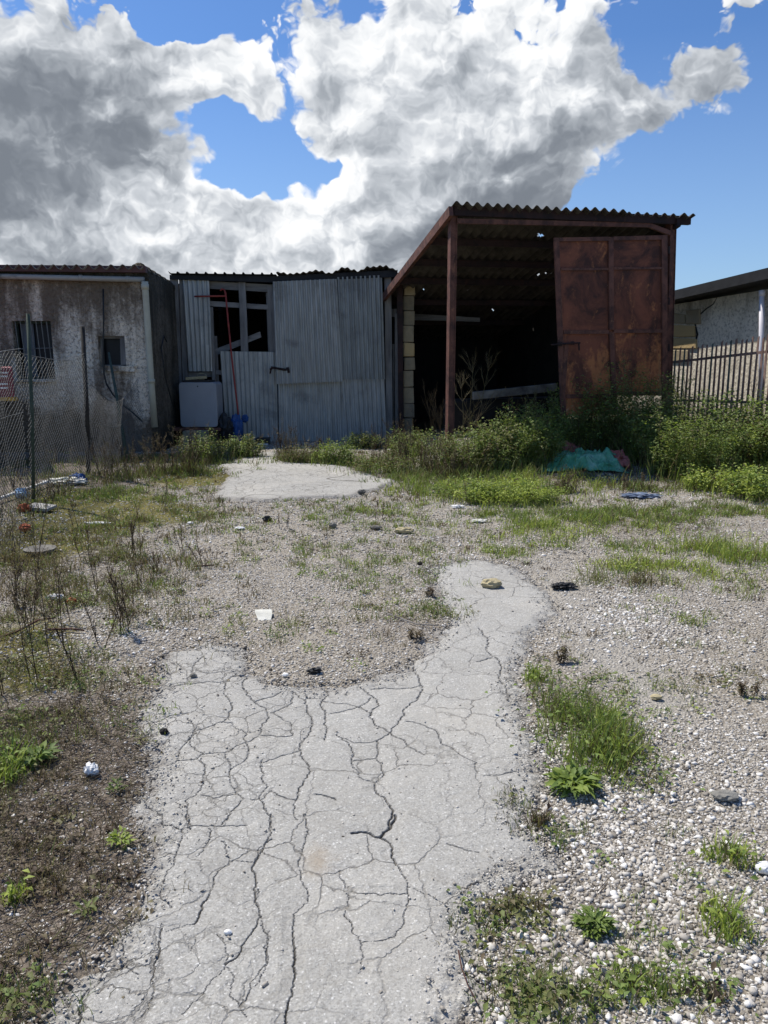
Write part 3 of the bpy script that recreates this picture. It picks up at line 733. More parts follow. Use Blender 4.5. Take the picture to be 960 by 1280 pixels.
# windows
def window(hole, bars, name_parent, shutter=False):
    xa, xb, za, zb = hole; y = 12.6
    fr = MB()
    t = .035
    fr.box(((xa + xb) / 2, y + .12, zb - t / 2 - .002), (xb - xa - .004, .05, t)); fr.box(((xa + xb) / 2, y + .12, za + t / 2 + .002), (xb - xa - .004, .05, t))
    fr.box((xa + t / 2 + .002, y + .12, (za + zb) / 2), (t, .05, zb - za - 2 * t - .01)); fr.box((xb - t / 2 - .002, y + .12, (za + zb) / 2), (t, .05, zb - za - 2 * t - .01))
    w = fr.build('window', M['green_post'] if bars else M['wood'], name_parent)
    MB().box(((xa + xb) / 2, y + .20, (za + zb) / 2), (xb - xa - .006, .012, zb - za - .006)).build('pane', M['glass'], w)
    if bars:
        bb = MB()
        for i in range(bars):
            x = xa + (xb - xa) * (i + .7) / (bars + .4); bb.tube([(x - .02, y + .03, zb), (x + .02, y + .03, za)], .008, 6)
        bb.tube([(xa, y + .03, za + (zb - za) * .52), (xb, y + .03, za + (zb - za) * .54)], .008, 6)
        bb.build('bars', M['wire'], w)
    if shutter:
        MB().box((xa + .17, y + .17, (za + zb) / 2), (.2, .015, zb - za - .08)).build('shutter', M['shutter'], w)
    return w
w1 = window(holes[0], 7, b, True)
MB().box(((holes[0][0] + holes[0][1]) / 2, 12.58, holes[0][2] - .022), (holes[0][1] - holes[0][0] + .05, .10, .035)).build('sill', M['stucco'], w1)
w2 = window(holes[1], 0, b)
pquad(LP, [(150, 421), (160, 420), (161, 456), (151, 456)], .05, .04).build('shutter', M['wood'], w2)
pquad(LP, [(131, 457), (168, 458), (168, 464.5), (131, 464)], -.05, .06).build('sill', M['stucco'], w2)
# hanging cable
cb = MB(); cb.tube([LP.at(x, y, -.08) for x, y in [(129, 361), (129.5, 400), (129, 440), (130, 468), (133, 480), (141, 493), (152, 505), (165, 515), (178, 527)]], .014, 8)
cb.build('cable', M['black'], b, smooth=True)
cb = MB(); cb.tube([Vector((XR + .12, 13.2, 1.9)), Vector((XR + .10, 13.1, 2.0)), Vector((XR + .10, 12.9, 1.8)), Vector((XR + .13, 12.95, 1.3)), Vector((XR + .22, 13.1, .7))], .012, 6); cb.build('cable', M['black'], b, smooth=True)

# ------------------------------------------------------------------ sheet metal shed
SP = Plane((-4.0, 14.4), (0, 14.4))
b = empty('metal_shed', (-2, 14.4, 0.1), 'shed clad in grey galvanised corrugated sheets with a big double door', 'building')
xl = SP.at(212, 450).x; xr = SP.at(500, 450).x
zt = SP.at(250, 345).z
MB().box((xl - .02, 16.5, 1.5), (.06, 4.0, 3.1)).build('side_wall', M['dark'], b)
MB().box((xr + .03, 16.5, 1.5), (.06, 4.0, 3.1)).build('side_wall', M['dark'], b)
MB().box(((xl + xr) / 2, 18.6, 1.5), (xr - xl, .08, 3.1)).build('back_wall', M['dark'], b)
# the two roof coverings
pL0, pL1 = SP.at(210, 341.0, -.25), SP.at(345, 342.5, -.25); pR1 = SP.at(497, 334, -.25)
V, q = corr(pL0, pL1, pL1 + Vector((0, 4.5, -.35)), pL0 + Vector((0, 4.5, -.35)), 11.5, .024, nv=6, per=16, profile='rib', th=.004)
npmesh('roof', V, q, M['tar'], b)
V, q = corr(pL1 + Vector((.0, 0, .012)), pR1, pR1 + Vector((0, 4.5, -.35)), pL1 + Vector((0, 4.5, -.35)), 19, .014, nv=8, per=8, th=.004, jit=.12)
npmesh('roof', V, q, M['eternit'], b)
pquad(SP, [(212, 343.5), (345, 345), (345, 353), (212, 349)], -.16, .04).build('fascia', M['tar'], b)
pquad(SP, [(345.4, 345), (497, 337.5), (497, 346), (345.4, 352.5)], -.16, .04).build('fascia', M['tar'], b)
def board(q, off, th, mat, name='board', parent=b): return pquad(SP, q, off, th).build(name, M[mat], parent)
board([(212, 344), (222, 344), (230, 552), (221, 552)], -.10, .04, 'wood')
board([(223.5, 344), (229.5, 344), (238, 552), (231.5, 552)], -.06, .04, 'wood')
board([(480.5, 344), (489, 343), (491, 552), (483, 552)], -.08, .05, 'wood')
board([(493.5, 392), (499.5, 392), (499.5, 552), (494, 552)], -.02, .03, 'wood')
board([(489, 386), (496, 386), (496, 396), (489, 396)], .03, .03, 'wood')
board([(490.5, 430), (493, 430), (493, 552), (491, 552)], .05, .03, 'wood')
board([(489, 341), (503, 341), (503, 560), (489, 560)], .16, .03, 'dark', 'gap_shade_sheet')  # dark sheet standing in for the shade inside the gap
# timber frame round the opening
board([(258, 351), (336, 355.5), (336, 365), (258, 360.5)], -.03, .05, 'wood_h', 'top_rail')
board([(260, 376), (336, 381), (336, 387), (260, 382.5)], -.01, .04, 'wood_h', 'middle_rail')
board([(298, 352.5), (306.5, 353), (310.5, 446), (301.5, 446)], -.075, .04, 'wood', 'mullion')
board([(334, 356), (341.5, 355), (345, 446), (337.5, 446)], -.05, .05, 'wood', 'jamb')
board([(262.5, 384), (266, 384), (272, 552), (267.5, 552)], -.05, .04, 'wood', 'jamb')
board([(332.5, 366), (335, 366), (337.5, 446), (335.5, 446)], .03, .04, 'wood', 'jamb')
board([(267, 420), (271, 420), (274, 480), (270, 480)], .06, .03, 'wood', 'brace')
board([(266, 437.5), (325, 414.5), (326.5, 421.5), (268, 445)], .04, .04, 'wood_h', 'brace')
board([(262, 462), (279, 463), (279, 468.5), (262, 467.5)], -.0, .03, 'wood_h', 'bottom_rail')
board([(232, 464), (266, 464), (266, 471), (232, 471)], .02, .03, 'wood_h', 'bottom_rail')
def sheet(q, off, nw, mat='galv', name='cladding_sheet', amp=.017, parent=b, jit=.02):
    c = [SP.at(x, y, off) for x, y in q]
    V, f = corr(c[0], c[1], c[2], c[3], nw, amp, nv=10, per=8, n=Vector((0, -1, 0)), jit=jit)
    return npmesh(name, V, f, M[mat], parent, smooth=True)
sheet([(228, 346.5), (261.5, 350), (265.5, 464), (235.5, 464)], -.115, 5.5, 'galv_b')
sheet([(256, 431), (263, 431), (264, 459), (256.5, 459)], -.14, 1.2, 'galv_b', jit=0)
sheet([(275, 439), (345.5, 440), (348, 556), (283, 556)], -.10, 12, 'galv_b')
sheet([(341, 352), (421, 348.5), (428.5, 477), (346, 480)], -.20, 14, 'galv', amp=.024)
sheet([(421.5, 346.5), (477.5, 344), (481.5, 474), (427, 474.5)], -.155, 10, 'galv_c', amp=.024)
sheet([(347.5, 476), (431, 473), (434, 556), (349, 556)], -.105, 14.5, 'galv_b', amp=.022)
sheet([(427, 471), (480.5, 470), (484, 556), (433, 556)], -.12, 9.5, 'galv')
MB().box(((xl + xr) / 2, 14.43, .08), (xr - xl, .08, .1)).build('threshold', M['dark'], b)
# latch on the door
l = MB(); l.tube([SP.at(338, 462, -.2), SP.at(341, 459.5, -.22), SP.at(352, 461.5, -.22), SP.at(360, 462.5, -.2)], .022, 8)
l.tube([SP.at(340, 458, -.21), SP.at(337.5, 467, -.19)], .014, 6); l.tube([SP.at(359, 459, -.2), SP.at(360.5, 466, -.19)], .03, 8)
l.build('latch', M['rust_dark'], b, smooth=True)

# red bent rod leaning on it
def rod_t(q, off): return SP.at(q[0], q[1], off)
rr = MB(); rr.tube([rod_t(p, o) for p, o in [((275.5, 363.5), -.17), ((277.5, 361.2), -.17), ((280.5, 362), -.17), ((282, 367), -.175), ((285, 400), -.2), ((290, 450), -.27), ((297, 510), -.36), ((302, 549), -.42)]], .017, 8)
rr.tube([rod_t((243, 370.5), -.175), rod_t((281.5, 370), -.185)], .016, 8)
tag(rr.build('metal_rod', M['red_paint'], None, smooth=True), 'long thin red rod with a crossbar leaning on the corrugated shed', 'rod')

# ------------------------------------------------------------------ clutter left of the shed door
def rbox(px0, px1, py0, py1, Y, depth, name, mat, parent=None, r=.06, seg=5):
    pl = Plane((0, Y), (1, Y)); a = pl.at(px0, py0); c = pl.at(px1, py1)
    w = c.x - a.x; h = a.z - c.z; pts = []
    for cx, cz, a0 in ((w - r, r, -90), (w - r, h - r, 0), (r, h - r, 90), (r, r, 180)):
        for k in range(seg + 1):
            an = R(a0 + 90 * k / seg); pts.append((cx + r * math.cos(an), cz + r * math.sin(an)))
    n = len(pts); mb = MB()
    vs = [(a.x + x, Y, c.z + z) for x, z in pts] + [(a.x + x, Y + depth, c.z + z) for x, z in pts]
    mb.add(vs, [tuple(range(n)), tuple(reversed(range(n, 2 * n)))] + [(i, i + n, (i + 1) % n + n, (i + 1) % n) for i in range(n)])
    return mb.build(name, M[mat], parent, bevel=.012)
fr = empty('metal_cabinet', SP.at(248, 533, -.9), 'pale grey round-cornered metal cabinet standing before the corrugated shed', 'cabinet')
rbox(223, 272.5, 478, 534, 13.5, .5, 'cabinet_body', 'cabinet', fr)
CP = Plane((0, 13.5), (1, 13.5))
pquad(CP, [(229, 475.5), (262, 475.5), (263, 478.6), (228, 478.6)], .03, .42).build('lid', M['black'], fr)
MB().tube([CP.at(247, 483, -.012), CP.at(247, 483, .01)], .013, 10).build('keyhole', M['black'], fr)
t = MB(); t.hexa([CP.at(232, 471.5, .1), CP.at(258, 470, .1), CP.at(259, 473, .1), CP.at(232, 475.2, .1)], [CP.at(232, 471.5, .3), CP.at(258, 470, .3), CP.at(259, 473, .3), CP.at(232, 475.2, .3)])
tag(t.build('plank', M['yellow_stone']), 'short yellowish board lying on top of the grey cabinet', 'board')
t = MB(); t.tube([CP.at(252 + 6 * math.cos(a / 10 * 2 * math.pi), 470.5 + 4 * math.sin(a / 10 * 2 * math.pi), .2 + .02 * math.sin(a)) for a in range(11)], .009, 6)
tag(t.build('rope_loop', M['beige'], smooth=True), 'loop of pale cord resting on top of the grey cabinet', 'rope')
t = MB(); t.hexa([CP.at(208, 520, .1), CP.at(262, 530, .1), CP.at(262, 535.5, .1), CP.at(208, 527, .1)], [CP.at(208, 520, .5), CP.at(262, 530, .5), CP.at(262, 535.5, .5), CP.at(208, 527, .5)])
# bench carrying the cabinet: plank + four legs
bench = empty('low_bench', CP.at(240, 560), 'rusty brown low bench under the pale grey cabinet', 'bench')
A_, B_ = CP.at(207, 534.4), CP.at(276, 534.4)
MB().box(((A_.x + B_.x) / 2, 13.74, A_.z - .03), (B_.x - A_.x, .56, .055)).build('bench_top', M['rust'], bench)
for sx in (0, 1):
    for sy in (0, 1):
        x = A_.x + .06 if sx == 0 else B_.x - .06; y = 13.53 + .42 * sy; zb = float(H(x, y))
        MB().box((x, y, (A_.z - .06 + zb) / 2), (.05, .05, A_.z - .06 - zb)).build('leg', M['rust_dark'], bench)
bp = Plane((0, 13.2), (1, 13.2)); q = [(228, 539), (258, 539), (258, 567), (228, 567)]
tag(pquad(bp, q, 0, .22).build('stone_block', M['beige'], bevel=.01), 'beige masonry block standing in front of the low bench', 'block')

def crumple(c, s, name, mat, seed=0, amp=.35, sub=3, flat=.0, parent=None, freq=3.0):
    import bmesh
    bm = bmesh.new(); bmesh.ops.create_icosphere(bm, subdivisions=sub, radius=1)
    from mathutils import noise as mn
    for v in bm.verts:
        d = v.co.normalized(); k = 1 + amp * (mn.noise(d * freq + Vector((seed * 7.1, seed * 3.3, 0))) + .5 * mn.noise(d * freq * 2.4 + Vector((seed, 9, 4))))
        v.co = Vector((d.x * k * s[0], d.y * k * s[1], max(-flat if flat else -9, d.z * k) * s[2])) + Vector(c)
    me = bpy.data.meshes.new(name); bm.to_mesh(me); bm.free()
    return link(name, me, M[mat], parent)
def gz(px, py, dz=0): p = Gp(px, py); p.z += dz; return p
c = Plane((0, 13.6), (1, 13.6)).at(282, 548); tag(crumple((c.x, 13.6, .42), (.14, .14, .24), 'plastic_sack', 'black', 2), 'crumpled black plastic sack beside the grey cabinet', 'sack')
c = Plane((0, 13.7), (1, 13.7)).at(295, 545); tag(crumple((c.x, 13.75, .38), (.12, .12, .26), 'plastic_sack', 'blue', 5), 'dark blue plastic sack behind the foot of the red rod', 'sack')
c = Plane((0, 13.9), (1, 13.9)).at(306, 533); tag(crumple((c.x, 13.95, .55), (.06, .04, .07), 'plastic_jug', 'blue', 8, .4), 'small blue plastic scrap behind the red rod', 'scrap')
bx = empty('crate', Gp(328, 566), 'small black crate with a white front panel at the shed door', 'crate')
BP = Plane((0, 13.7), (1, 13.7))
pquad(BP, [(319, 548), (335.5, 548), (335.5, 564), (319, 564)], .005, .25).build('crate_body', M['black'], bx, bevel=.008)
pquad(BP, [(319.5, 554.5), (335.2, 554.5), (335.2, 561), (319.5, 561)], -.012, .014).build('front_panel', M['white'], bx)

# ------------------------------------------------------------------ open barn with rusty door
A = LP.at(0, 0) * 0
A = Vector((1.0, 11.2, 0)); d = ray(842, 450); Bx = d[0] / d[1] * 12.2
BPn = Plane((A.x, A.y), (Bx, 12.2))
b = empty('open_barn', (A.x + 1.6, A.y + 1.2, 0.1), 'open-fronted corrugated barn with rusty steel posts and dark interior', 'building')
r_, n_ = BPn.r, BPn.n
F0 = BPn.at(566, 256, -.12); F1 = BPn.at(868, 269.5, -.12)
back = n_ * 3.25; P3 = SP.at(493, 350, -.1)
slope = -.262
def roofpt(base, dist): return base + n_ * dist + Vector((0, 0, slope * dist))
LEN = 6.3
Q00, Q10, Q11, Q01 = F0, F1, roofpt(F1, LEN), roofpt(F0, LEN)
nrm = (Q10 - Q00).cross(Q01 - Q00).normalized()
def roof_uv(px, py):
    dd = Vector(ray(px, py)); o = Vector((0, 0, EYE)); t = (Q00 - o).dot(nrm) / dd.dot(nrm); P = o + dd * t - Q00
    e1 = Q10 - Q00; e2 = Q01 - Q00
    return (P.dot(e1) / e1.dot(e1), P.dot(e2) / e2.dot(e2))
HOL = []
for px, py, ru, rv in [(673, 295, .009, .006), (677, 293.5, .008, .003), (672.5, 343, .0035, .004), (681, 343, .0035, .004), (689.5, 343, .0035, .004), (648, 354, .009, .005), (585, 361, .004, .005), (574, 364, .005, .003), (616, 388, .0035, .005), (657, 393, .003, .004), (530, 363, .002, .003)]:
    u, v = roof_uv(px, py); HOL.append((u, v, ru, rv))
V, q = corr(Q00, Q10, Q11, Q01, 25.5, .030, nv=150, per=8, holes=HOL, th=.006, front_jit=.018, jit=.02, n=nrm)
npmesh('roof', V, q, M['eternit'], b, smooth=True)
# rafters, purlins and the front frame
def beam(p0, p1, w, h, mat, name, parent=b):
    d = (p1 - p0).normalized(); s = d.cross(Vector((0, 0, 1))).normalized() * (w / 2); u = s.cross(d).normalized() * (h / 2)
    MBx = MB(); MBx.hexa([p0 - s + u, p0 + s + u, p0 + s - u, p0 - s - u], [p1 - s + u, p1 + s + u, p1 + s - u, p1 - s - u])
    return MBx.build(name, M[mat], parent)
dz = Vector((0, 0, -.10))
beam(roofpt(F0, -.02) + dz * .9 - r_ * .03, roofpt(F0, 3.4) + dz * .9 - r_ * .03, .06, .13, 'rust', 'rafter')
beam(roofpt(F0, 3.45) + dz - r_ * .0, roofpt(F0, LEN) + dz, .06, .13, 'rust_dark', 'rafter')
beam(roofpt(F1, .02) + dz - r_ * .25, roofpt(F1, LEN) + dz - r_ * .25, .06, .12, 'rust_dark', 'rafter')
for k, dist in enumerate((.95, 1.75, 2.55, 3.6, 4.8)):
    beam(roofpt(F0, dist) + dz * .95 + r_ * .02, roofpt(F1, dist) + dz * .95 - r_ * .3, .07, .10, 'rust_dark', 'purlin')
beam(BPn.at(567, 264, -.03), BPn.at(862, 276, -.03), .07, .12, 'rust_dark', 'eave_beam')
beam(BPn.at(571, 276.5, -.02), BPn.at(812, 281.5, -.02), .05, .065, 'rust', 'front_beam')
beam(BPn.at(811, 281.5, -.02), BPn.at(837, 291.5, -.02), .05, .065, 'rust', 'front_beam')
def post(top, bot, w, mat, off=0.0, zb=0.0):
    m_ = MB(); w2 = w / 2
    t0 = BPn.at(*top, off); b0 = BPn.at(*bot, off)
    m_.hexa([t0 - r_ * w2, t0 + r_ * w2, b0 + r_ * w2, b0 - r_ * w2], [t0 - r_ * w2 + n_ * w, t0 + r_ * w2 + n_ * w, b0 + r_ * w2 + n_ * w, b0 - r_ * w2 + n_ * w])
    # flanges make it an H section
    for s in (-1, 1):
        e = r_ * (w2 * s * 1.0)
        m_.hexa([t0 + e - r_ * .006 - n_ * .015, t0 + e + r_ * .006 - n_ * .015, b0 + e + r_ * .006 - n_ * .015, b0 + e - r_ * .006 - n_ * .015],
                [t0 + e - r_ * .006 + n_ * (w + .015), t0 + e + r_ * .006 + n_ * (w + .015), b0 + e + r_ * .006 + n_ * (w + .015), b0 + e - r_ * .006 + n_ * (w + .015)])
    return m_.build('post', M[mat], b)
post((567.5, 262), (562.5, 592), .085, 'rust')
post((841.5, 277), (833, 592), .095, 'rust')
pp = Plane((0, 14.05), (1, 14.05))
pquad(pp, [(496, 353), (503.5, 350), (504.5, 556), (498.5, 556)], 0, .08).build('post', M['rust_dark'], b)
# tuff block pillar
mb = MB(); zz = float(H(.4, 14.2)) - .05; top = pp.at(510, 346).z; x0 = pp.at(504.5, 450).x; x1 = pp.at(516, 450).x; rp = random.Random(4)
while zz < top:
    hgt = rp.choice([.24, .26, .30, .16]); e = rp.uniform(-.015, .02)
    mb.box(((x0 + x1) / 2 + e + .015, 14.3 + rp.uniform(-.02, .02), zz + hgt / 2), (x1 - x0 + .03, .36, hgt - .012), rp.uniform(-.05, .05), tone=rp.choice([.05, .15, .25, .4, .7]), jit=.008); zz += hgt
mb.build('pillar', M['tuff'], b, bevel=.012)
# walls of the barn
L0 = Vector((x1 - .1, 14.5, 0)); Lb = roofpt(F0, LEN - .1); Rb = roofpt(F1, LEN - .1) - r_ * .25; R0 = roofpt(F1, 3.1) - r_ * .25
def wallbox(a, c, z0, za, zc, th, name, mat):
    a = Vector((a.x, a.y, 0)); c = Vector((c.x, c.y, 0)); s = (c - a).normalized().cross(Vector((0, 0, 1))) * th
    MB().hexa([a + Vector((0, 0, za)), c + Vector((0, 0, zc)), c + Vector((0, 0, z0)), a + Vector((0, 0, z0))], [a + s + Vector((0, 0, za)), c + s + Vector((0, 0, zc)), c + s + Vector((0, 0, z0)), a + s + Vector((0, 0, z0))]).build(name, M[mat], b)
zroof = lambda P: F0.z + (F1.z - F0.z) * ((P - F0).dot(r_) / (F1 - F0).dot(r_)) + slope * (P - F0).dot(n_) + .035
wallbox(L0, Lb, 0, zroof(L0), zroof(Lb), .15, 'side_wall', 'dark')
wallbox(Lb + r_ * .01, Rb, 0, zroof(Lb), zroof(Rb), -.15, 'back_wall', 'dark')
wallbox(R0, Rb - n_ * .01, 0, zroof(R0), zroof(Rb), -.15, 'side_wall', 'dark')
bq = Plane((0, 15.6), (1, 15.6))
pquad(bq, [(517, 392), (600, 397), (600, 402), (517, 400)], 0, .12).build('tie_beam', M['wood_h'], b)
tag(pquad(Plane((0, 12.6), (1, 12.75)), [(592, 490), (697, 479), (697, 489), (592, 500)], 0, .1).build('metal_beam', M['fibre'], bevel=.01), 'long grey metal beam lying across the open barn front', 'beam')
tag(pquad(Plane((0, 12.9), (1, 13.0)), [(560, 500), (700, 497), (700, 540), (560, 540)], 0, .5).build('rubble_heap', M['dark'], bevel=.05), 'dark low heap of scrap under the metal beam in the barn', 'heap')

# the rusty door leaf, ajar
dA = BPn.at(835, 400, -.12); dL = BPn.at(693, 400, -.34)
DP = Plane((dL.x, dL.y), (dA.x, dA.y))
dr = MB(); pquad(DP, [(694, 298), (833, 294), (833.5, 491), (702, 494)], .02, .012, dr); pquad(DP, [(703, 494.5), (771.5, 492.8), (771.5, 517), (704, 520)], .02, .012, dr)
door = dr.build('door', M['rust_door'], b)
fm = MB()
def st(q, off=-.012, th=.030): pquad(DP, q, off, th, fm)
st([(693, 297), (699, 297), (708, 519), (702, 519)]); st([(827.5, 294), (834.5, 293.6), (834.5, 492), (828.5, 492)]); st([(761, 297), (767, 296.7), (767.5, 412), (762, 412)], -.014)
st([(762, 415.5), (767.5, 415.5), (772, 518), (766, 518)], -.014)
st([(699.2, 296.9), (760.9, 295.8), (761, 301), (699.4, 301.6)]); st([(767.2, 295.6), (827.3, 294), (827.4, 299.5), (767.2, 300.5)])
for ya, yb, hh in ((335, 333.5, 3.0), (413, 411.5, 4.5), (493, 489.5, 5.0)):
    st([(700 + (ya - 297) * .041, ya), (761.5, ya - .3), (761.5, ya + hh - .3), (700 + (ya - 297) * .041, ya + hh)], -.008); st([(767.8, yb + .4), (827.8, yb), (827.8, yb + hh), (767.8, yb + hh + .4)], -.008)
st([(706, 430), (711, 430), (706.5, 492), (702.5, 480)], -.02, .012)
fm.build('door_frame', M['rust'], door)
lt = MB(); lt.tube([DP.at(689, 431, -.05), DP.at(725, 428.5, -.05)], .014, 6); lt.tube([DP.at(723.5, 428.5, -.05), DP.at(724, 438, -.05)], .012, 6); lt.box(DP.at(700, 430, -.035), (.06, .03, .06)); lt.box(DP.at(716, 429, -.035), (.04, .03, .05))
lt.build('latch', M['rust_dark'], door)
for y in (308, 372, 430, 480): MB().tube([DP.at(835.5, y, -.0), DP.at(835.5, y + 9, -.0)], .022, 8).build('hinge', M['rust_dark'], door)

# ------------------------------------------------------------------ right building and picket fence
RP = Plane((ray(842, 450)[0] * 14.3 / ray(842, 450)[1], 14.3), (ray(960, 450)[0] * 12.1 / ray(960, 450)[1], 12.1))
b = empty('plaster_building', RP.at(910, 560), 'low grey plastered building with black roof edge at the right edge', 'building')
# runs on past the frame
Rn = RP.A + RP.r * 7.0; R1 = RP.A - RP.r * 1.2
def rz(px, py, off=0): return RP.at(px, py, off)
ta, tb = rz(842, 378), rz(960, 352); sl_ = (tb.z - ta.z) / ((tb - ta).dot(RP.r))
def rpt(s, z, off=0): p = RP.A + RP.r * s + RP.n * off; return Vector((p.x, p.y, z))
za = lambda s: ta.z + sl_ * (s - (ta - RP.A).dot(RP.r))
mb = MB(); mb.hexa([rpt(-1.2, za(-1.2)), rpt(6.5, za(2.6)), rpt(6.5, -.2), rpt(-1.2, -.2)], [rpt(-1.2, za(-1.2), .3), rpt(6.5, za(2.6), .3), rpt(6.5, -.2, .3), rpt(-1.2, -.2, .3)])
mb.build('wall', M['plaster'], b)
mb = MB(); mb.hexa([rpt(-1.4, za(-1.4) + .14, -.32), rpt(6.6, za(6.6) + .14, -.32), rpt(6.6, za(6.6) - .02, -.32), rpt(-1.4, za(-1.4) - .02, -.32)], [rpt(-1.4, za(-1.4) + .30, 4), rpt(6.6, za(6.6) + .30, 4), rpt(6.6, za(6.6) + .01, 4), rpt(-1.4, za(-1.4) + .01, 4)])
mb.build('roof', M['tar'], b)
MB().hexa([rpt(-1.2, 2.6, .32), rpt(-1.2, 2.6, 3.9), rpt(-1.2, -.2, 3.9), rpt(-1.2, -.2, .32)], [rpt(-1.0, 2.6, .32), rpt(-1.0, 2.6, 3.9), rpt(-1.0, -.2, 3.9), rpt(-1.0, -.2, .32)]).build('end_wall', M['plaster'], b)
MB().hexa([rpt(6.3, 2.6, .32), rpt(6.3, 2.6, 3.9), rpt(6.3, -.2, 3.9), rpt(6.3, -.2, .32)], [rpt(6.5, 2.6, .32), rpt(6.5, 2.6, 3.9), rpt(6.5, -.2, 3.9), rpt(6.5, -.2, .32)]).build('end_wall', M['plaster'], b)
mb = MB()
for q, tn in (([(836, 406), (868, 407), (868, 421), (836, 421)], .95), ([(836, 422.5), (869, 423), (870, 436), (836, 436)], .75), ([(836, 391), (855, 393), (856, 404.5), (836, 404)], .35), ([(857, 388), (874, 386), (874, 405), (857, 405)], .25), ([(836, 437.5), (860, 437.5), (860, 452), (836, 452)], .3)):
    pquad(RP, q, -.035, .05, mb, tn)
mb.build('exposed_blocks', M['tuff'], b, bevel=.015)
ck = MB(); ck.tube([RP.at(x, y, -.001) for x, y in [(868, 432), (872, 418), (869, 405), (874, 394), (883, 386), (892, 380), (896, 372)]], [.02, .025, .018, .014, .012, .01, .004], 5); ck.build('wall_crack', M['dark'], b)
mb = MB(); mb.tube([RP.at(952.5, 363, -.12), RP.at(951, 519, -.14)], .040, 12); mb.tube([RP.at(952.5, 363, -.12), RP.at(952.4, 370, -.12)], .048, 12); mb.build('downpipe', M['pvc_white'], b, smooth=True)

FP = Plane((ray(842, 450)[0] * 13.0 / ray(842, 450)[1], 13.0), (ray(960, 450)[0] * 11.0 / ray(960, 450)[1], 11.0))
pf = empty('picket_fence', FP.at(900, 520), 'rusty steel picket fence in front of the plastered building', 'fence')
r2 = random.Random(9); xs_ = []; s0 = (FP.at(845, 450) - FP.A).dot(FP.r); s1 = (FP.at(960, 450) - FP.A).dot(FP.r)
px = 845.0; k = 0
while px < 1010:
    ytop = 439 - .15 * (px - 842) + r2.uniform(-2.5, 2.5)
    T = FP.at(px, ytop); base = Vector((T.x, T.y, float(H(T.x, T.y)) - .02)); ln = Vector((r2.uniform(-.012, .012), 0, 0))
    m_ = MB(); w = .024
    a, c = base, T
    m_.hexa([c - FP.r * w + ln, c + FP.r * w * .2 + ln + Vector((0, 0, .02)), a + FP.r * w, a - FP.r * w], [c - FP.r * w + FP.n * .012 + ln, c + FP.r * w * .2 + FP.n * .012 + ln + Vector((0, 0, .02)), a + FP.r * w + FP.n * .012, a - FP.r * w + FP.n * .012])
    m_.build('picket', M['picket_green'] if r2.random() < .2 else M['picket'], pf)
    px += 5.4 + (px - 842) * .012 + r2.uniform(-.5, .5); k += 1
beam(FP.at(838, 453, .02), FP.at(1010, 434, .02), .012, .04, 'picket', 'rail', pf)
beam(FP.at(838, 500, .02), FP.at(1010, 505, .02), .012, .04, 'picket', 'rail', pf)

# ------------------------------------------------------------------ chain link fence on the left
FX = -3.92
cf = empty('chain_link_fence', (FX, 9.5, .03), 'sagging chain link fence on dark posts before the stained wall', 'fence')
def fpost(x, y, zt_, r, mat, lean=(0, 0)):
    m_ = MB(); zb = float(H(x, y)) - .05
    m_.tube([(x, y, zb), (x + lean[0] * .5 + .01, y, (zb + zt_) / 2), (x + lean[0], y + lean[1], zt_)], r, 8); return m_.build('post', M[mat], cf, smooth=True)
def fpost_px(b, t, rad, mat):
    B = Gp(*b, -.05); T = Plane((0, B.y), (1, B.y)).at(*t); MB().tube([B, (B + T) / 2 + Vector((.012, 0, 0)), T], rad, 8).build('post', M[mat], cf, smooth=True)
fpost_px((111, 598), (103, 408), .030, 'dark_post'); fpost_px((42, 634), (35, 392), .021, 'green_post')
fpost(FX - .1, 6.4, 2.1, .03, 'green_post'); fpost(FX, 4.5, 2.1, .03, 'dark_post')
def fence_mesh(y0, y1, z0f, z1f, sag, name='wire_mesh', pitch=.062, r=.0026, seed=1):
    S = []
    L = y1 - y0; nn = int(L / (pitch / 2)); 
    def pos(y, z):
        bx = FX + (vnoise(y, z, 1.2, seed, 3) - .5) * .22 + (vnoise(y, z, 5, seed + 3, 2) - .5) * .03
        return (float(bx), y, z)
    ztop = lambda y: z1f(y); zbot = lambda y: z0f(y)
    hmax = 2.4; nz = int(hmax / (pitch / 2))
    for i in range(nn):
        for j in range(nz):
            if (i + j) % 2: continue
            y = y0 + i * pitch / 2; z = j * pitch / 2
            for sgn in (-1, 1):
                ya, yb = y, y + pitch / 2; zA = z if sgn > 0 else z + pitch / 2; zB = z + pitch / 2 if sgn > 0 else z
                zA += zbot(ya); zB += zbot(yb)
                if zA > ztop(ya) or zB > ztop(yb): continue
                S.append((pos(ya, zA), pos(yb, zB), r, r, .5))
    for zf in (ztop, lambda y: zbot(y) + .03, lambda y: (ztop(y) * .6 + zbot(y) * .4)):
        ys_ = np.linspace(y0, y1, 24)
        for a, c in zip(ys_[:-1], ys_[1:]): S.append((pos(a, zf(a)), pos(c, zf(c)), r * 1.4, r * 1.4, .5))
    V, Q, T = segs_mesh(S, 3)
    return npmesh(name, V, Q, M['wire'], cf, attr={'tone': T})
gh = lambda y: float(H(FX, y))
fence_mesh(8.35, 10.27, gh, lambda y: 1.70 - .10 * math.sin((y - 8.35) / 1.92 * math.pi), .1)
fence_mesh(4.5, 8.35, gh, lambda y: 1.72 - .12 * math.sin((y - 4.5) / 3.85 * math.pi), .1, seed=4)
fence_mesh(10.27, 12.3, gh, lambda y: 1.30 - .30 * math.sin((y - 10.27) / 2.03 * math.pi), .1, seed=7)
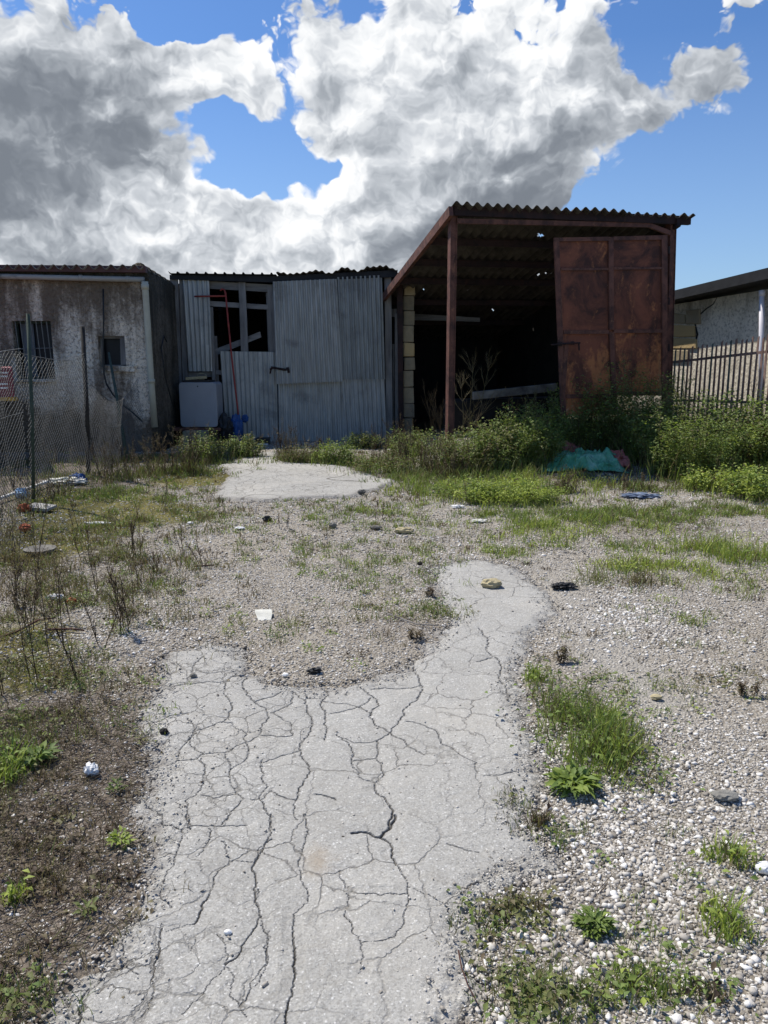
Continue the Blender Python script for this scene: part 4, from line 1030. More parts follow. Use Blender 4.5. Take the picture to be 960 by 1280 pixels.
# leaning bare stake
m_ = MB(); p0 = Gp(160, 583, -.05); p1 = Plane((0, 12.2), (1, 12.2)).at(136, 441); m_.tube([p0, (p0 * .5 + p1 * .5) + Vector((.01, 0, 0)), p1], [.026, .024, .018], 7)
tag(m_.build('stake', M['green_post'], smooth=True), 'thin dark stake leaning towards the small workshop window', 'stake')

# red trailer at the left edge
tp = Plane((0, 10.6), (1, 10.6)); tr_ = empty('farm_trailer', (-6.3, 10.8, .03), 'crimson farm trailer with white stripes and a yellow lower rail', 'trailer')
a = tp.at(0, 459); e0 = tp.at(15.5, 459).x; e1 = tp.at(20.5, 498).x; z1 = a.z; z0 = tp.at(0, 498).z
mb = MB(); mb.hexa([(-8.6, 10.6, z1), (e0, 10.6, z1), (e1, 10.55, z0), (-8.6, 10.55, z0)], [(-8.6, 11.8, z1), (e0 * 1.115, 11.8, z1), (e1 * 1.12, 11.85, z0), (-8.6, 11.85, z0)])
body = mb.build('trailer_body', M['crimson'], tr_, bevel=.015)
for ya, yb in ((465, 467), (469.5, 471.5), (479, 481), (484, 486)):
    pquad(tp, [(-30, ya), (9.5, ya), (9.5, yb), (-30, yb)], -.012 - (ya - 459) * .0011, .02).build('stripe', M['white'], body)
pquad(tp, [(-140, 498.5), (18, 496.5), (18.5, 501), (-140, 503)], -.07, .1).build('bottom_rail', M['yellow'], tr_)
MB().box((-7.2, 11.2, z0 - .12), (3.0, .9, .1)).build('chassis', M['rust_dark'], tr_)
for wy in (10.75, 11.65):
    wh = MB(); wh.tube([(-6.6, wy - .09, .42), (-6.6, wy - .07, .42), (-6.6, wy + .07, .42), (-6.6, wy + .09, .42)], [.30, .36, .36, .30], 24)
    w_ = wh.build('wheel', M['rubber'], tr_, smooth=False); rm = MB(); rm.tube([(-6.6, wy - .10, .42), (-6.6, wy + .10, .42)], .19, 18); rm.build('rim', M['crimson'], w_)
MB().tube([(-5.75, 11.2, .05), (-5.75, 11.2, z0 - .1)], .03, 8).build('stand', M['rust_dark'], tr_)

#VEG
# ------------------------------------------------------------------ plants and loose ground
class Pl:
    """collects triangles of blades, leaves and twigs"""
    def __init__(s): s.V = []; s.T = []; s.A = []; s.n = 0
    def add(s, V, T, A):
        if len(V) == 0: return
        if T.shape[1] == 4: T = np.concatenate([T[:, [0, 1, 2]], T[:, [0, 2, 3]]])
        s.V.append(V); s.T.append(T + s.n); s.A.append(A); s.n += len(V)
    def segs(s, S, sides=3):
        if S: s.add(*segs_mesh(S, sides))
    def blades(s, P, h, w, tone, lean=.45):
        n = len(P)
        if n == 0: return
        P = np.asarray(P, float); az_ = rng.uniform(0, 2 * math.pi, n); ln = rng.uniform(.05, 1, n) * lean * h
        dx = np.cos(az_); dy = np.sin(az_); fa = rng.uniform(0, 2 * math.pi, n); wx = np.cos(fa) * w / 2; wy = np.sin(fa) * w / 2
        rows = []
        for t, ww in ((0, 1.0), (.4, .9), (.75, .55)):
            b = t ** 1.8; z = h * (t - .18 * lean * t * t)
            c = np.stack([P[:, 0] + dx * ln * b, P[:, 1] + dy * ln * b, P[:, 2] + z], -1)
            o = np.stack([wx * ww, wy * ww, 0 * wx], -1); rows += [c - o, c + o]
        rows.append(np.stack([P[:, 0] + dx * ln, P[:, 1] + dy * ln, P[:, 2] + h * (1 - .18 * lean)], -1))
        V = np.stack(rows, 1).reshape(-1, 3); b = (np.arange(n) * 7)[:, None]
        T = np.concatenate([b + np.array([[i, j, k]]) for i, j, k in ((0, 1, 3), (0, 3, 2), (2, 3, 5), (2, 5, 4), (4, 5, 6))])
        s.add(V, T, np.repeat(tone, 7))
    def leaves(s, P, D, size, tone, wid=.55):
        """P base, D unit direction"""
        n = len(P)
        if n == 0: return
        up = np.array([[0, 0, 1.]]) + rng.normal(0, .45, (n, 3))
        sd = np.cross(D, up); sd /= np.linalg.norm(sd, axis=1, keepdims=True) + 1e-9
        nr = np.cross(sd, D); L = size[:, None]
        base = P; tip = P + D * L - nr * L * .18
        m = P + D * L * .48 + nr * L * .05
        a = m + sd * L * wid * .5 + nr * L * .10; c = m - sd * L * wid * .5 + nr * L * .10
        V = np.stack([base, a, tip, c, m], 1).reshape(-1, 3); b = (np.arange(n) * 5)[:, None]
        T = np.concatenate([b + np.array([[i, j, k]]) for i, j, k in ((0, 4, 1), (1, 4, 2), (0, 3, 4), (4, 3, 2))])
        s.add(V, T, np.repeat(tone, 5))
    def build(s, name, label=None, cat=None, group=None, kind='thing', mat='foliage'):
        o = npmesh(name, np.concatenate(s.V), np.concatenate(s.T), M[mat], attr={'tone': np.clip(np.concatenate(s.A), 0, 1)})
        return tag(o, label, cat, group, kind)
def rdir(n, zlo=-.2, zhi=.8):
    a = rng.uniform(0, 2 * math.pi, n); z = rng.uniform(zlo, zhi, n); c = np.sqrt(np.maximum(0, 1 - z * z))
    return np.stack([np.cos(a) * c, np.sin(a) * c, z], -1)
def ground_pts(x, y, dz=0.0): return np.stack([x, y, H(x, y) + dz], -1)
def disc(c, rx, ry, n, pw=.6):
    a = rng.uniform(0, 2 * math.pi, n); r = rng.uniform(0, 1, n) ** pw
    return c[0] + np.cos(a) * r * rx, c[1] + np.sin(a) * r * ry

def leafy(p, c, rx, ry, h, stems, lps, ls, tone, tj=.08, dead=.06, lean=.35):
    ls = ls * 1.15; n = stems * 6; x = rng.normal(c[0], rx * .75, n); y = rng.normal(c[1], ry * .75, n)
    tb = tone + rng.normal(.08, .12, n); tb = np.where(rng.random(n) < .3, rng.uniform(.1, .42, n), tb)
    p.blades(ground_pts(x, y), h * rng.uniform(.2, .62, n), np.full(n, .008) * rng.uniform(.6, 1.2, n), tb, .7)
    for _ in range(max(2, stems // 22)):
        x0, y0 = random.gauss(c[0], rx * .5), random.gauss(c[1], ry * .5)
        stalk(p, (x0, y0, float(H(x0, y0))), h * random.uniform(.8, 1.3), .0035, random.choice([.15, .25, .32]), 1, 5, .5, (random.gauss(0, .15), random.gauss(0, .15)), leafs=30)
    x, y = disc(c, rx, ry, stems, .55)
    for i in range(stems):
        bx, by = x[i], y[i]; bz = float(H(bx, by)); q = math.hypot((bx - c[0]) / rx, (by - c[1]) / ry)
        hh = h * (1 - .45 * q * q) * random.uniform(.6, 1.12)
        d = np.array([(bx - c[0]) / rx * lean + random.gauss(0, .14), (by - c[1]) / ry * lean + random.gauss(0, .14), 1.0])
        t = np.linspace(0, 1, 6); pts = [np.array([bx, by, bz]) + d * hh * tt + np.array([d[0], d[1], 0]) * hh * .35 * tt * tt for tt in t]
        p.segs([(pts[k], pts[k + 1], .0035 * (1 - t[k] * .7), .0035 * (1 - t[k + 1] * .7), tone - .15 + random.uniform(-.1, .1)) for k in range(5)])
        n = int(lps * 1.35); tt = rng.uniform(.05, 1.0, n) ** .8
        P = np.array(pts)[np.minimum((tt * 5).astype(int), 4)] * (1 - (tt * 5 % 1))[:, None] + np.array(pts)[np.minimum((tt * 5).astype(int) + 1, 5)] * (tt * 5 % 1)[:, None]
        D = rdir(n, -.35, .75); off = D * rng.uniform(0, ls * 2.2, n)[:, None]
        tn = tone + .03 + rng.normal(0, tj, n) + random.gauss(0, .10); tn = np.where(rng.random(n) < dead, rng.uniform(.12, .35, n), tn)
        p.leaves(P + off, D, ls * rng.uniform(.5, 1.3, n), tn, rng.uniform(.4, .75))
def stalk(p, base, h, r, tone, depth=2, nb=5, spread=.6, lean=(0, 0), seed_heads=True, leafs=0):
    """dead branching stalk"""
    S = []
    tips = []
    def grow(b, d, L, rr, lv):
        pts = [np.array(b)]; dd = np.array(d, float); k = 6
        for i in range(k):
            dd = dd + rng.normal(0, .055, 3); dd[2] += .02; dd /= np.linalg.norm(dd); pts.append(pts[-1] + dd * L / k)
        for i in range(k): S.append((pts[i], pts[i + 1], rr * (1 - i / k * .6), rr * (1 - (i + 1) / k * .6), tone + random.uniform(-.05, .05)))
        tips.append((pts[-1], dd))
        if lv > 0:
            for j in range(nb):
                i = random.randint(1, k - 1); a = random.uniform(0, 6.28); sp = random.uniform(.5, 1) * spread
                nd = dd + np.array([math.cos(a), math.sin(a), .1]) * sp; nd /= np.linalg.norm(nd)
                grow(pts[i], nd, L * random.uniform(.25, .5) * (1 - i / k * .3), rr * .55, lv - 1)
    d = np.array([lean[0], lean[1], 1.0]); d /= np.linalg.norm(d)
    grow(base, d, h, r, depth)
    p.segs(S)
    if seed_heads:
        P = []; 
        for tp_, dd in tips:
            for _ in range(4): P.append(tp_ - dd * random.uniform(0, .05))
        P = np.array(P); p.leaves(P, rdir(len(P), -.3, .9), rng.uniform(.006, .016, len(P)), tone + rng.normal(0, .05, len(P)), .5)
    if leafs:
        idx = rng.integers(0, len(S), leafs); P = np.array([S[i][1] for i in idx]); p.leaves(P, rdir(leafs, -.5, .6), rng.uniform(.012, .03, leafs), tone + rng.normal(.08, .08, leafs), .3)

# ---- gravel
def all_sd(x, y):
    return np.minimum(sdist(SLAB, x, y, .045) + (vnoise(x, y, 22, 44, 4, .7) - .5) * .11, sdist(APRON, x, y, .05))
COARSE = [(760, 1010, .30, .35, .9), (690, 1120, .22, .22, .9), (800, 1120, .30, .3, .9), (700, 1230, .30, .28, 1.0), (860, 1230, .35, .25, .8), (930, 1000, .4, .5, .4), (150, 800, .5, .6, .25), (720, 950, .15, .2, .6), (800, 780, .4, .5, .5), (640, 1010, .05, .1, .6)]
ico_t = np.array([(0, 11, 5), (0, 5, 1), (0, 1, 7), (0, 7, 10), (0, 10, 11), (1, 5, 9), (5, 11, 4), (11, 10, 2), (10, 7, 6), (7, 1, 8), (3, 9, 4), (3, 4, 2), (3, 2, 6), (3, 6, 8), (3, 8, 9), (4, 9, 5), (2, 4, 11), (6, 2, 10), (8, 6, 7), (9, 8, 1)])
ph = (1 + 5 ** .5) / 2
ico_v = np.array([(-1, ph, 0), (1, ph, 0), (-1, -ph, 0), (1, -ph, 0), (0, -1, ph), (0, 1, ph), (0, -1, -ph), (0, 1, -ph), (ph, 0, -1), (ph, 0, 1), (-ph, 0, -1), (-ph, 0, 1)]) / math.sqrt(1 + ph * ph)
def stones(name, P, size, tone, sink=.38, label=None):
    n = len(P); V = np.repeat(ico_v[None], n, 0) * (1 + rng.uniform(-.26, .26, (n, 12, 1))); V = V + rng.uniform(-.30, .30, V.shape)
    V = V * np.stack([rng.uniform(.75, 1.3, n), rng.uniform(.6, 1.0, n), rng.uniform(.4, .8, n)], -1)[:, None]
    a = rng.uniform(0, 6.283, n); t = rng.normal(0, .35, n)
    ct, st = np.cos(t)[:, None], np.sin(t)[:, None]
    y = V[..., 1] * ct - V[..., 2] * st; z = V[..., 1] * st + V[..., 2] * ct; x = V[..., 0]
    ca, sa = np.cos(a)[:, None], np.sin(a)[:, None]
    V = np.stack([x * ca - y * sa, x * sa + y * ca, z], -1) * (size / 2)[:, None, None]
    V = V + P[:, None] + np.array([0, 0, 1.]) * (size * (.5 - sink) * .6)[:, None, None]
    T = (ico_t[None] + (np.arange(n) * 12)[:, None, None]).reshape(-1, 3)
    return npmesh(name, V.reshape(-1, 3), T, M['gravel'], attr={'tone': np.repeat(tone, 12)})
def scatter(n, ymin, ymax, wid=.62, xm=(-9, 9)):
    # even per unit of ground between ymin and ymax inside the wedge the place is seen through, with a margin
    y = np.sqrt(rng.uniform(ymin ** 2, ymax ** 2, n)); x = rng.uniform(-1, 1, n) * (wid * y + .9)
    k = (x > xm[0]) & (x < xm[1]); return x[k], y[k]
def build_gravel():
    PX, PY, SZ, TN = [], [], [], []
    for n, y0, y1, s0, s1 in ((145000, 1.2, 3.2, .005, .015), (130000, 3.2, 6.0, .008, .019), (125000, 6.0, 9.5, .011, .025), (66000, 9.5, 14, .016, .032)):
        x, y = scatter(n, y0, y1, .60, (-6.5, 6.5))
        sd = all_sd(x, y); l, m, b = zones(x, y)
        clump = vnoise(x, y, 2.2, 21, 4, .6)
        d = np.clip(.35 + 1.1 * (clump - .35), .1, 1) * (1 - .62 * np.clip(l, 0, 1)) * (1 - .6 * np.clip(m, 0, 1)) * (1 - .75 * np.clip(b, 0, 1)) + np.clip(pblobs(x, y, COARSE), 0, 1) * .8
        d = np.where(sd < -.20, .007 + .03 * (x < -.6), np.where(sd < .02, np.maximum(.02, d * .95 * np.clip((sd + .20) / .22, 0, 1) ** 1.3), d)); d = d * sstep(.0, 1.2, (x + 3.9) + (13 - y) * .0 + 1.0)
        k = rng.random(len(x)) < d; x, y, sd = x[k], y[k], sd[k]
        s = s0 + (s1 - s0) * rng.random(len(x)) ** 2.2; s = s * (1 + .5 * (rng.random(len(x)) < .04))
        t = np.clip(rng.normal(.53, .19, len(x)) + (vnoise(x, y, 1.3, 8, 3) - .5) * .3, .05, 1); t = np.where(rng.random(len(x)) < .04, .9, t)
        s = np.where((sd < -.05), s * .8, s); t = np.where((sd < -.05), rng.uniform(.35, .8, len(x)), t)
        PX.append(x); PY.append(y); SZ.append(s); TN.append(t)
    # coarse pale chippings at the right
    x, y = scatter(125000, 1.3, 5.5, .62, (-2.2, 3.6)); d = np.clip(pblobs(x, y, COARSE), 0, 1); sd = all_sd(x, y)
    k = (rng.random(len(x)) < d * .9) & (sd > -.01); x, y = x[k], y[k]
    PX.append(x); PY.append(y); SZ.append(.007 + .022 * rng.random(len(x)) ** 2.1); TN.append(np.clip(rng.normal(.68, .22, len(x)), .1, .97))
    x, y, s, t = map(np.concatenate, (PX, PY, SZ, TN))
    sd = all_sd(x, y); det = np.where(sd < -.05, .010 + (vnoise(x, y, 3.1, 19, 4) - .5) * .014, (vnoise(x, y, 7, 41, 4, .6) - .5) * .018)
    P = np.stack([x, y, H(x, y) + det], -1)
    o = stones('gravel', P, s, t); tag(o, 'grey and white crushed stone scattered over the yard', 'gravel', kind='stuff')
build_gravel()

# ---- low grass and weeds growing through the gravel (uncountable)
GR = [(60, 760, .8, .9, 120, .10, .20), (120, 700, .9, .8, 110, .10, .24), (30, 690, .7, .7, 90, .12, .22), (200, 650, .8, .6, 70, .09, .28), (60, 880, .3, .4, 60, .07, .2), (700, 660, .9, .5, 60, .09, .9), (860, 720, .5, .3, 30, .09, .92), (480, 640, .9, .4, 40, .07, .75), (30, 1000, .2, .3, 50, .05, .25), (70, 1080, .2, .3, 60, .04, .25), (20, 1180, .2, .25, 50, .05, .22), # px, py, rx, ry, density(tufts), height, tone
 (600, 615, .9, .35, 150, .14, .84), (660, 600, .7, .4, 120, .15, .82), (540, 600, .7, .4, 90, .14, .62), (460, 582, .7, .3, 80, .12, .6), (650, 658, .35, .2, 40, .10, .86), (575, 650, .4, .3, 24, .08, .7),
 (630, 695, .25, .2, 26, .09, .84), (700, 640, .7, .45, 70, .09, .66), (770, 650, .7, .4, 110, .10, .70), (740, 680, .5, .3, 45, .09, .8), (800, 710, .28, .16, 30, .10, .9), (870, 640, .6, .4, 70, .09, .72), (925, 690, .35, .3, 80, .15, .88), (940, 640, .5, .3, 70, .10, .72),
 (850, 690, .5, .3, 34, .07, .75), (780, 725, .35, .2, 22, .09, .55), (880, 775, .16, .1, 16, .08, .84), (840, 760, .2, .1, 8, .06, .75), (930, 740, .3, .15, 14, .07, .8), (830, 610, .9, .3, 50, .12, .7), (930, 600, .5, .3, 90, .22, .85),
 (515, 770, .3, .3, 40, .06, .55), (480, 720, .5, .4, 40, .06, .62), (400, 690, 1.1, .6, 60, .06, .66), (430, 650, 1.0, .4, 50, .06, .68), (330, 700, .6, .5, 26, .06, .66), (530, 700, .3, .3, 18, .07, .72), (440, 830, .06, .04, 6, .07, .85), (380, 790, .4, .2, 14, .05, .6),
 (230, 650, .7, .5, 70, .07, .66), (170, 620, .8, .5, 110, .08, .66), (120, 660, .7, .5, 70, .07, .62), (230, 590, .6, .4, 70, .08, .62), (70, 700, .7, .6, 80, .08, .5), (150, 740, .5, .4, 40, .07, .55), (60, 780, .5, .5, 60, .07, .5), (30, 850, .3, .4, 50, .07, .5), (100, 850, .25, .3, 24, .06, .6), (220, 860, .15, .1, 4, .05, .7),
 (380, 575, .3, .12, 20, .10, .6), (200, 575, .8, .4, 90, .12, .55), (90, 600, .8, .4, 80, .12, .45), (820, 920, .05, .05, 4, .06, .85), (940, 905, .05, .04, 6, .05, .85), (640, 1010, .03, .10, 5, .05, .5), (780, 900, .3, .15, 10, .05, .8), (620, 1150, .10, .05, 12, .04, .55), (670, 1250, .12, .1, 22, .05, .6), (800, 1235, .15, .06, 14, .05, .75), (860, 1140, .4, .3, 14, .05, .75), (720, 1210, .3, .2, 10, .05, .65),
 (10, 930, .25, .3, 40, .08, .6), (140, 900, .2, .2, 12, .05, .6), (700, 1040, .1, .1, 8, .05, .7), (850, 860, .2, .1, 8, .04, .6), (750, 850, .2, .2, 14, .05, .68), (900, 560, 1.0, .3, 90, .22, .72), (300, 580, .6, .15, 22, .10, .55), (20, 1250, .12, .12, 24, .05, .55)]
def build_grass():
    p = Pl(); L = []
    for px, py, rx, ry, nt, h, t in GR:
        c = Gp(px, py); n_ = int(nt * 1.9); x = rng.normal(c.x, rx * .62, n_); y = rng.normal(c.y, ry * .62, n_); kk = rng.random(n_) < sstep(.30, .58, vnoise(x, y, 3.2, 91, 3)); x, y = x[kk], y[kk]
        for i in range(len(x)): L.append((x[i], y[i], h * 1.25 * random.uniform(.45, 1.25), t + .05 + random.gauss(0, .10)))
    # thin everywhere
    x, y = scatter(11000, 2.0, 13.5, .60, (-5.5, 6.5)); sd = all_sd(x, y); d = sstep(.42, .75, vnoise(x, y, 1.1, 66, 4)) * (1 - sstep(4, 1.5, y) * .5)
    k = (rng.random(len(x)) < d * .8) & (sd > .03); 
    for a, b_ in zip(x[k], y[k]): L.append((a, b_, random.uniform(.025, .08), random.choice([.12, .2, .3, .45, .5, .62, .7, .8, .88])))
    for cx, cy, h, t in L:
        n = int(random.uniform(7, 18)); r = .012 + h * .28
        px_ = rng.normal(cx, r, n); py_ = rng.normal(cy, r, n)
        P = ground_pts(px_, py_, -.004); w = np.full(n, max(.0024, .0008 * cy)) * rng.uniform(.7, 1.4, n)
        tn = t + rng.normal(0, .06, n); tn = np.where(rng.random(n) < .22, rng.uniform(.2, .36, n), tn)
        p.blades(P, h * rng.uniform(.4, 1.1, n), w, tn, .9)
        if random.random() < .35:
            m = 14; P = ground_pts(rng.normal(cx, r * 1.3, m), rng.normal(cy, r * 1.3, m)); P[:, 2] += rng.uniform(0, h * .5, m)
            p.leaves(P, rdir(m, 0, .6), rng.uniform(.012, .028, m) * (1 + h), t + rng.normal(0, .06, m) - .05)
    p.build('grass', 'short tufts of green and yellowing grass dotted over the gravel', 'grass', kind='stuff')
build_grass()
# ---- dead brown litter, twigs and fibres at the left
def build_litter():
    p = Pl(); S = []
    n = 240000; x, y = scatter(n, 1.3, 7.5, .62, (-4.4, 3.2)); l, m, b_ = zones(x, y); sd = all_sd(x, y)
    k = (rng.random(n)[:len(x)] < np.clip(l, 0, 1.2) ** 1.3 * .55) & (sd > -.02); x, y = x[k], y[k]
    a = rng.uniform(0, 6.283, len(x)); ln = rng.uniform(.02, .09, len(x)); z = H(x, y)
    for i in range(len(x)):
        dz_ = random.uniform(0, .035); r = random.uniform(.0008, .0018)
        S.append(((x[i], y[i], z[i] + random.uniform(.002, .02)), (x[i] + math.cos(a[i]) * ln[i], y[i] + math.sin(a[i]) * ln[i], z[i] + dz_), r, r * .6, random.choice([.08, .14, .18, .22, .26, .30, .34])))
    p.segs(S)
    n = 9000; x, y = scatter(n, 1.3, 9, .62, (-5, 4)); l, m, b_ = zones(x, y); k = rng.random(len(x)) < np.clip(l, 0, 1) * .6; x, y = x[k], y[k]
    P = ground_pts(x, y, .008); p.leaves(P, rdir(len(P), -.1, .25), rng.uniform(.008, .022, len(P)), rng.choice([.05, .12, .2, .3], len(P)), .6)
    p.build('plant_litter', 'dead brown twigs and matted plant litter at the left edge', 'litter', kind='stuff')
build_litter()
def build_moss():
    p = Pl(); x, y = scatter(70000, 3, 13, .62, (-5.5, 4)); l, m, b_ = zones(x, y)
    k = rng.random(len(x)) < np.clip((m + (vnoise(x, y, 9, 12, 4) - .5) * 1.2) - .25, 0, 1) * .9; x, y = x[k], y[k]
    P = ground_pts(x, y, -.002); p.blades(P, rng.uniform(.008, .022, len(P)), np.maximum(.004, .0011 * y), np.clip(rng.normal(.36, .08, len(P)) + (vnoise(x, y, 5, 3, 2) - .5) * .5, .15, .95), 1.5)
    p.build('moss', 'yellow-green moss cushions beside the apron and fence', 'moss', kind='stuff')
build_moss()

# ---- named plants
def W2(px, py): c = Gp(px, py); return (c.x, c.y)
BUSH = [ # px, py(base), rx, ry, h, stems, lps, leaf, tone, dead, name, label
 (600, 588, .55, .44, .66, 135, 60, .034, .58, .10, 'leafy_bush', 'olive leafy bush with mixed stems just right of the left rusty post'),
 (655, 583, .50, .40, .84, 135, 70, .036, .66, .04, 'leafy_bush', 'green leafy bush in the barn opening left of the rusty door'),
 (712, 556, .42, .32, 1.00, 120, 70, .036, .62, .03, 'leafy_bush', 'dark green bush below the left half of the rusty door'),
 (774, 556, .40, .34, 1.35, 120, 70, .034, .60, .03, 'leafy_bush', 'dark green bush below the middle of the rusty door'),
 (818, 560, .42, .36, 1.20, 135, 75, .034, .67, .02, 'leafy_bush', 'tall green bush below the right hinge post of the rusty door'),
 (862, 572, .42, 0.44, 1.04, 135, 75, .034, .65, .03, 'leafy_bush', 'green bush against the left end of the picket fence'),
 (905, 580, .42, 0.46, 1.01, 127, 70, .038, .60, .12, 'leafy_bush', 'olive weedy bush at the middle of the picket fence'),
 (950, 588, .45, 0.50, 1.04, 127, 70, .040, .70, .06, 'leafy_bush', 'bright green bush at the foot of the white downpipe'),
 (1010, 592, .5, 0.55, 1.10, 105, 60, .040, .66, .06, 'leafy_bush', 'green bush at the right edge past the white downpipe'),
 (905, 612, .45, .22, .30, 70, 34, .032, .86, .05, 'leafy_bush', 'bright green low weeds on the gravel before the picket fence'),
 (955, 622, .40, .30, .40, 60, 40, .036, .84, .05, 'leafy_bush', 'bright leafy green weeds at the right edge in front of the taller bushes'),
 (480, 592, .45, .25, .30, 60, 26, .026, .58, .35, 'leafy_bush', 'straggly olive weeds at the right rim of the apron'),
 (520, 570, .40, 0.35, 0.42, 60, 45, .030, .62, .12, 'leafy_bush', 'low green bush at the foot of the stone block pillar'),
 (640, 628, .62, 0.26, 0.26, 110, 40, .026, .88, .02, 'leafy_bush', 'bright yellow-green low clump in front of the barn weeds'),
 (590, 622, .45, 0.26, 0.24, 70, 34, .026, .80, .08, 'leafy_bush', 'mid green low clump left of the brightest clump'),
 (418, 580, .30, 0.16, 0.34, 60, 36, .026, .78, .10, 'leafy_bush', 'yellow-green weed clump against the right door of the shed'),
 (375, 578, .22, 0.16, 0.30, 40, 30, .022, .45, .35, 'leafy_bush', 'brownish weed clump at the meeting of the shed doors'),
 (305, 572, .22, 0.14, 0.34, 50, 46, .028, .60, .04, 'leafy_bush', 'small dark green bush under the red rod'),
 (258, 578, .24, 0.20, 0.48, 60, 50, .026, .60, .10, 'leafy_bush', 'green bush growing round the beige block'),
 (455, 560, .3, 0.20, 0.30, 40, 40, .028, .60, .05, 'leafy_bush', 'dark green low bush at the right end of the shed sheets')]
for px, py, rx, ry, h, ns, lps, ls, t, dead, nm, lab in BUSH:
    p = Pl(); leafy(p, W2(px, py), rx, ry, h, ns, lps, ls, t, .07, dead); p.build(nm, lab, 'bush', 'leafy weeds along the buildings')
# bright grass clump in the right foreground
def clump(px, py, rx, ry, n, h, t, lab, leaves=0, nm='grass_clump', dead=.25, w=.0045, rot=0):
    p = Pl(); c = W2(px, py); x = rng.normal(c[0], rx * .62, n); y = rng.normal(c[1], ry * .62, n)
    if n > 400:
        k = rng.random(n) < .15 + sstep(.36, .60, vnoise(x, y, 7, 17, 3)); x, y = x[k], y[k]; n = len(x)
    q = np.clip(np.hypot((x - c[0]) / rx, (y - c[1]) / ry), 0, 1.3); k = q < 1.05; x, y, q = x[k], y[k], q[k]; n = len(x); P = ground_pts(x, y, -.004)
    tn = t + rng.normal(0, .11, n); tn = np.where(rng.random(n) < dead, rng.uniform(.10, .40, n), tn)
    p.blades(P, h * rng.uniform(.25, 1.25, n) * (1 - .5 * q), np.full(n, w) * rng.uniform(.6, 1.3, n), tn, .8)
    if leaves:
        leaves = leaves // 2; x = rng.normal(c[0], rx * .6, leaves); y = rng.normal(c[1], ry * .6, leaves); P = ground_pts(x, y); P[:, 2] += rng.uniform(0, h * .6, leaves)
        p.leaves(P, rdir(leaves, -.1, .6), rng.uniform(.012, .034, leaves), t - .06 + rng.normal(0, .07, leaves), .5)
    p.build(nm, lab, 'grass clump'); return p
clump(705, 880, .15, .32, 1300, .15, .70, 'mixed green and reddish grass clump at the back of the foreground weeds', 500, dead=.4)
clump(745, 930, .24, .34, 2300, .19, .82, 'biggest bright green grass clump beside the cracked concrete', 900, dead=.22)
clump(800, 965, .12, .18, 600, .12, .66, 'yellowish grass at the right side of the biggest clump', 200, dead=.45)
clump(668, 850, .06, .08, 200, .12, .88, 'small bright tuft at the far end of the foreground weeds', 60, dead=.1)
clump(915, 1075, .10, .07, 260, .11, .88, 'bright green tuft on the gravel at the right foreground', 60, dead=.12, w=.005)
clump(905, 1160, .07, .10, 260, .13, .92, 'tall yellow-green tuft nearest the right edge of the foreground', 30, dead=.12, w=.005)
clump(10, 965, .09, .20, 420, .15, .84, 'bright green weeds at the left edge above the brown litter', 260, dead=.1, w=.006)
clump(20, 1125, .035, .05, 60, .10, .95, 'yellow-green sprig standing in the brown litter', 40, dead=.0, w=.006)
clump(800, 730, .16, .12, 260, .17, .30, 'dry grey-green grass tuft behind the crushed black plastic', 20, dead=.5, w=.005)
clump(925, 700, .26, .2, 600, .19, .86, 'bright green grass patch at the right edge of the yard', 120, dead=.15, w=.006)
clump(650, 1135, .10, .05, 260, .06, .45, 'dark brownish tuft at the lower corner of the concrete', 120, dead=.5)
clump(700, 1255, .13, .08, 500, .08, .6, 'olive weeds at the bottom edge among white chippings', 240, dead=.35)
clump(820, 1240, .14, .05, 240, .08, .76, 'thin light green tuft at the bottom among the chippings', 60, dead=.3)
clump(890, 1245, .05, .04, 90, .07, .12, 'small dead purplish tuft near the bottom right', 20, dead=.9)
clump(675, 1030, .04, .04, 120, .09, .1, 'dead grey tuft at the right rim of the concrete', 20, dead=.9)
# rosettes
def rosette(px, py, r, t, n, lab, ls=.05):
    p = Pl(); c = Gp(px, py); a = rng.uniform(0, 6.283, n); z = rng.uniform(.05, .8, n)
    D = np.stack([np.cos(a), np.sin(a), z], -1); D /= np.linalg.norm(D, axis=1, keepdims=True)
    rr = rng.uniform(0, 1, n) * r * .7; P = np.stack([c.x + np.cos(a) * rr, c.y + np.sin(a) * rr, c.z + .004 + rng.uniform(0, .035, n)], -1)
    p.leaves(P, D, rng.uniform(.4, 1, n) * ls, t + rng.normal(0, .05, n), .42)
    p.build('rosette_weed', lab, 'weed')
rosette(715, 985, .10, .78, 220, 'broad-leaved green rosette at the near end of the biggest clump', .07)
rosette(742, 1162, .055, .72, 260, 'round dark green rosette among the white chippings', .035)
rosette(152, 1058, .04, .90, 60, 'small light green rosette between brown litter and concrete', .035)
rosette(48, 955, .07, .74, 60, 'broad-leaved rosette above the brown litter at the left', .07)
rosette(145, 990, .035, .68, 40, 'tiny green rosette just below the crumpled white cup', .03)
rosette(110, 1145, .03, .6, 30, 'tiny dull green rosette low in the brown litter', .03)
# reddish seedlings on the right gravel
for px, py, h, lab in ((930, 870, .09, 'reddish brown seedling on the right gravel'), (700, 828, .08, 'reddish seedling at the head of the foreground weeds'), (538, 745, .06, 'dark red seedling at the notch of the concrete strip'), (517, 800, .05, 'dark red seedling left of the concrete, nearer the camera')):
    p = Pl(); c = Gp(px, py)
    for _ in range(5): stalk(p, (c.x + random.gauss(0, .02), c.y + random.gauss(0, .02), c.z), h * random.uniform(.7, 1.2), .002, .13, 1, 4, .8, (random.gauss(0, .3), random.gauss(0, .3)), leafs=26)
    p.build('seedling', lab, 'weed')
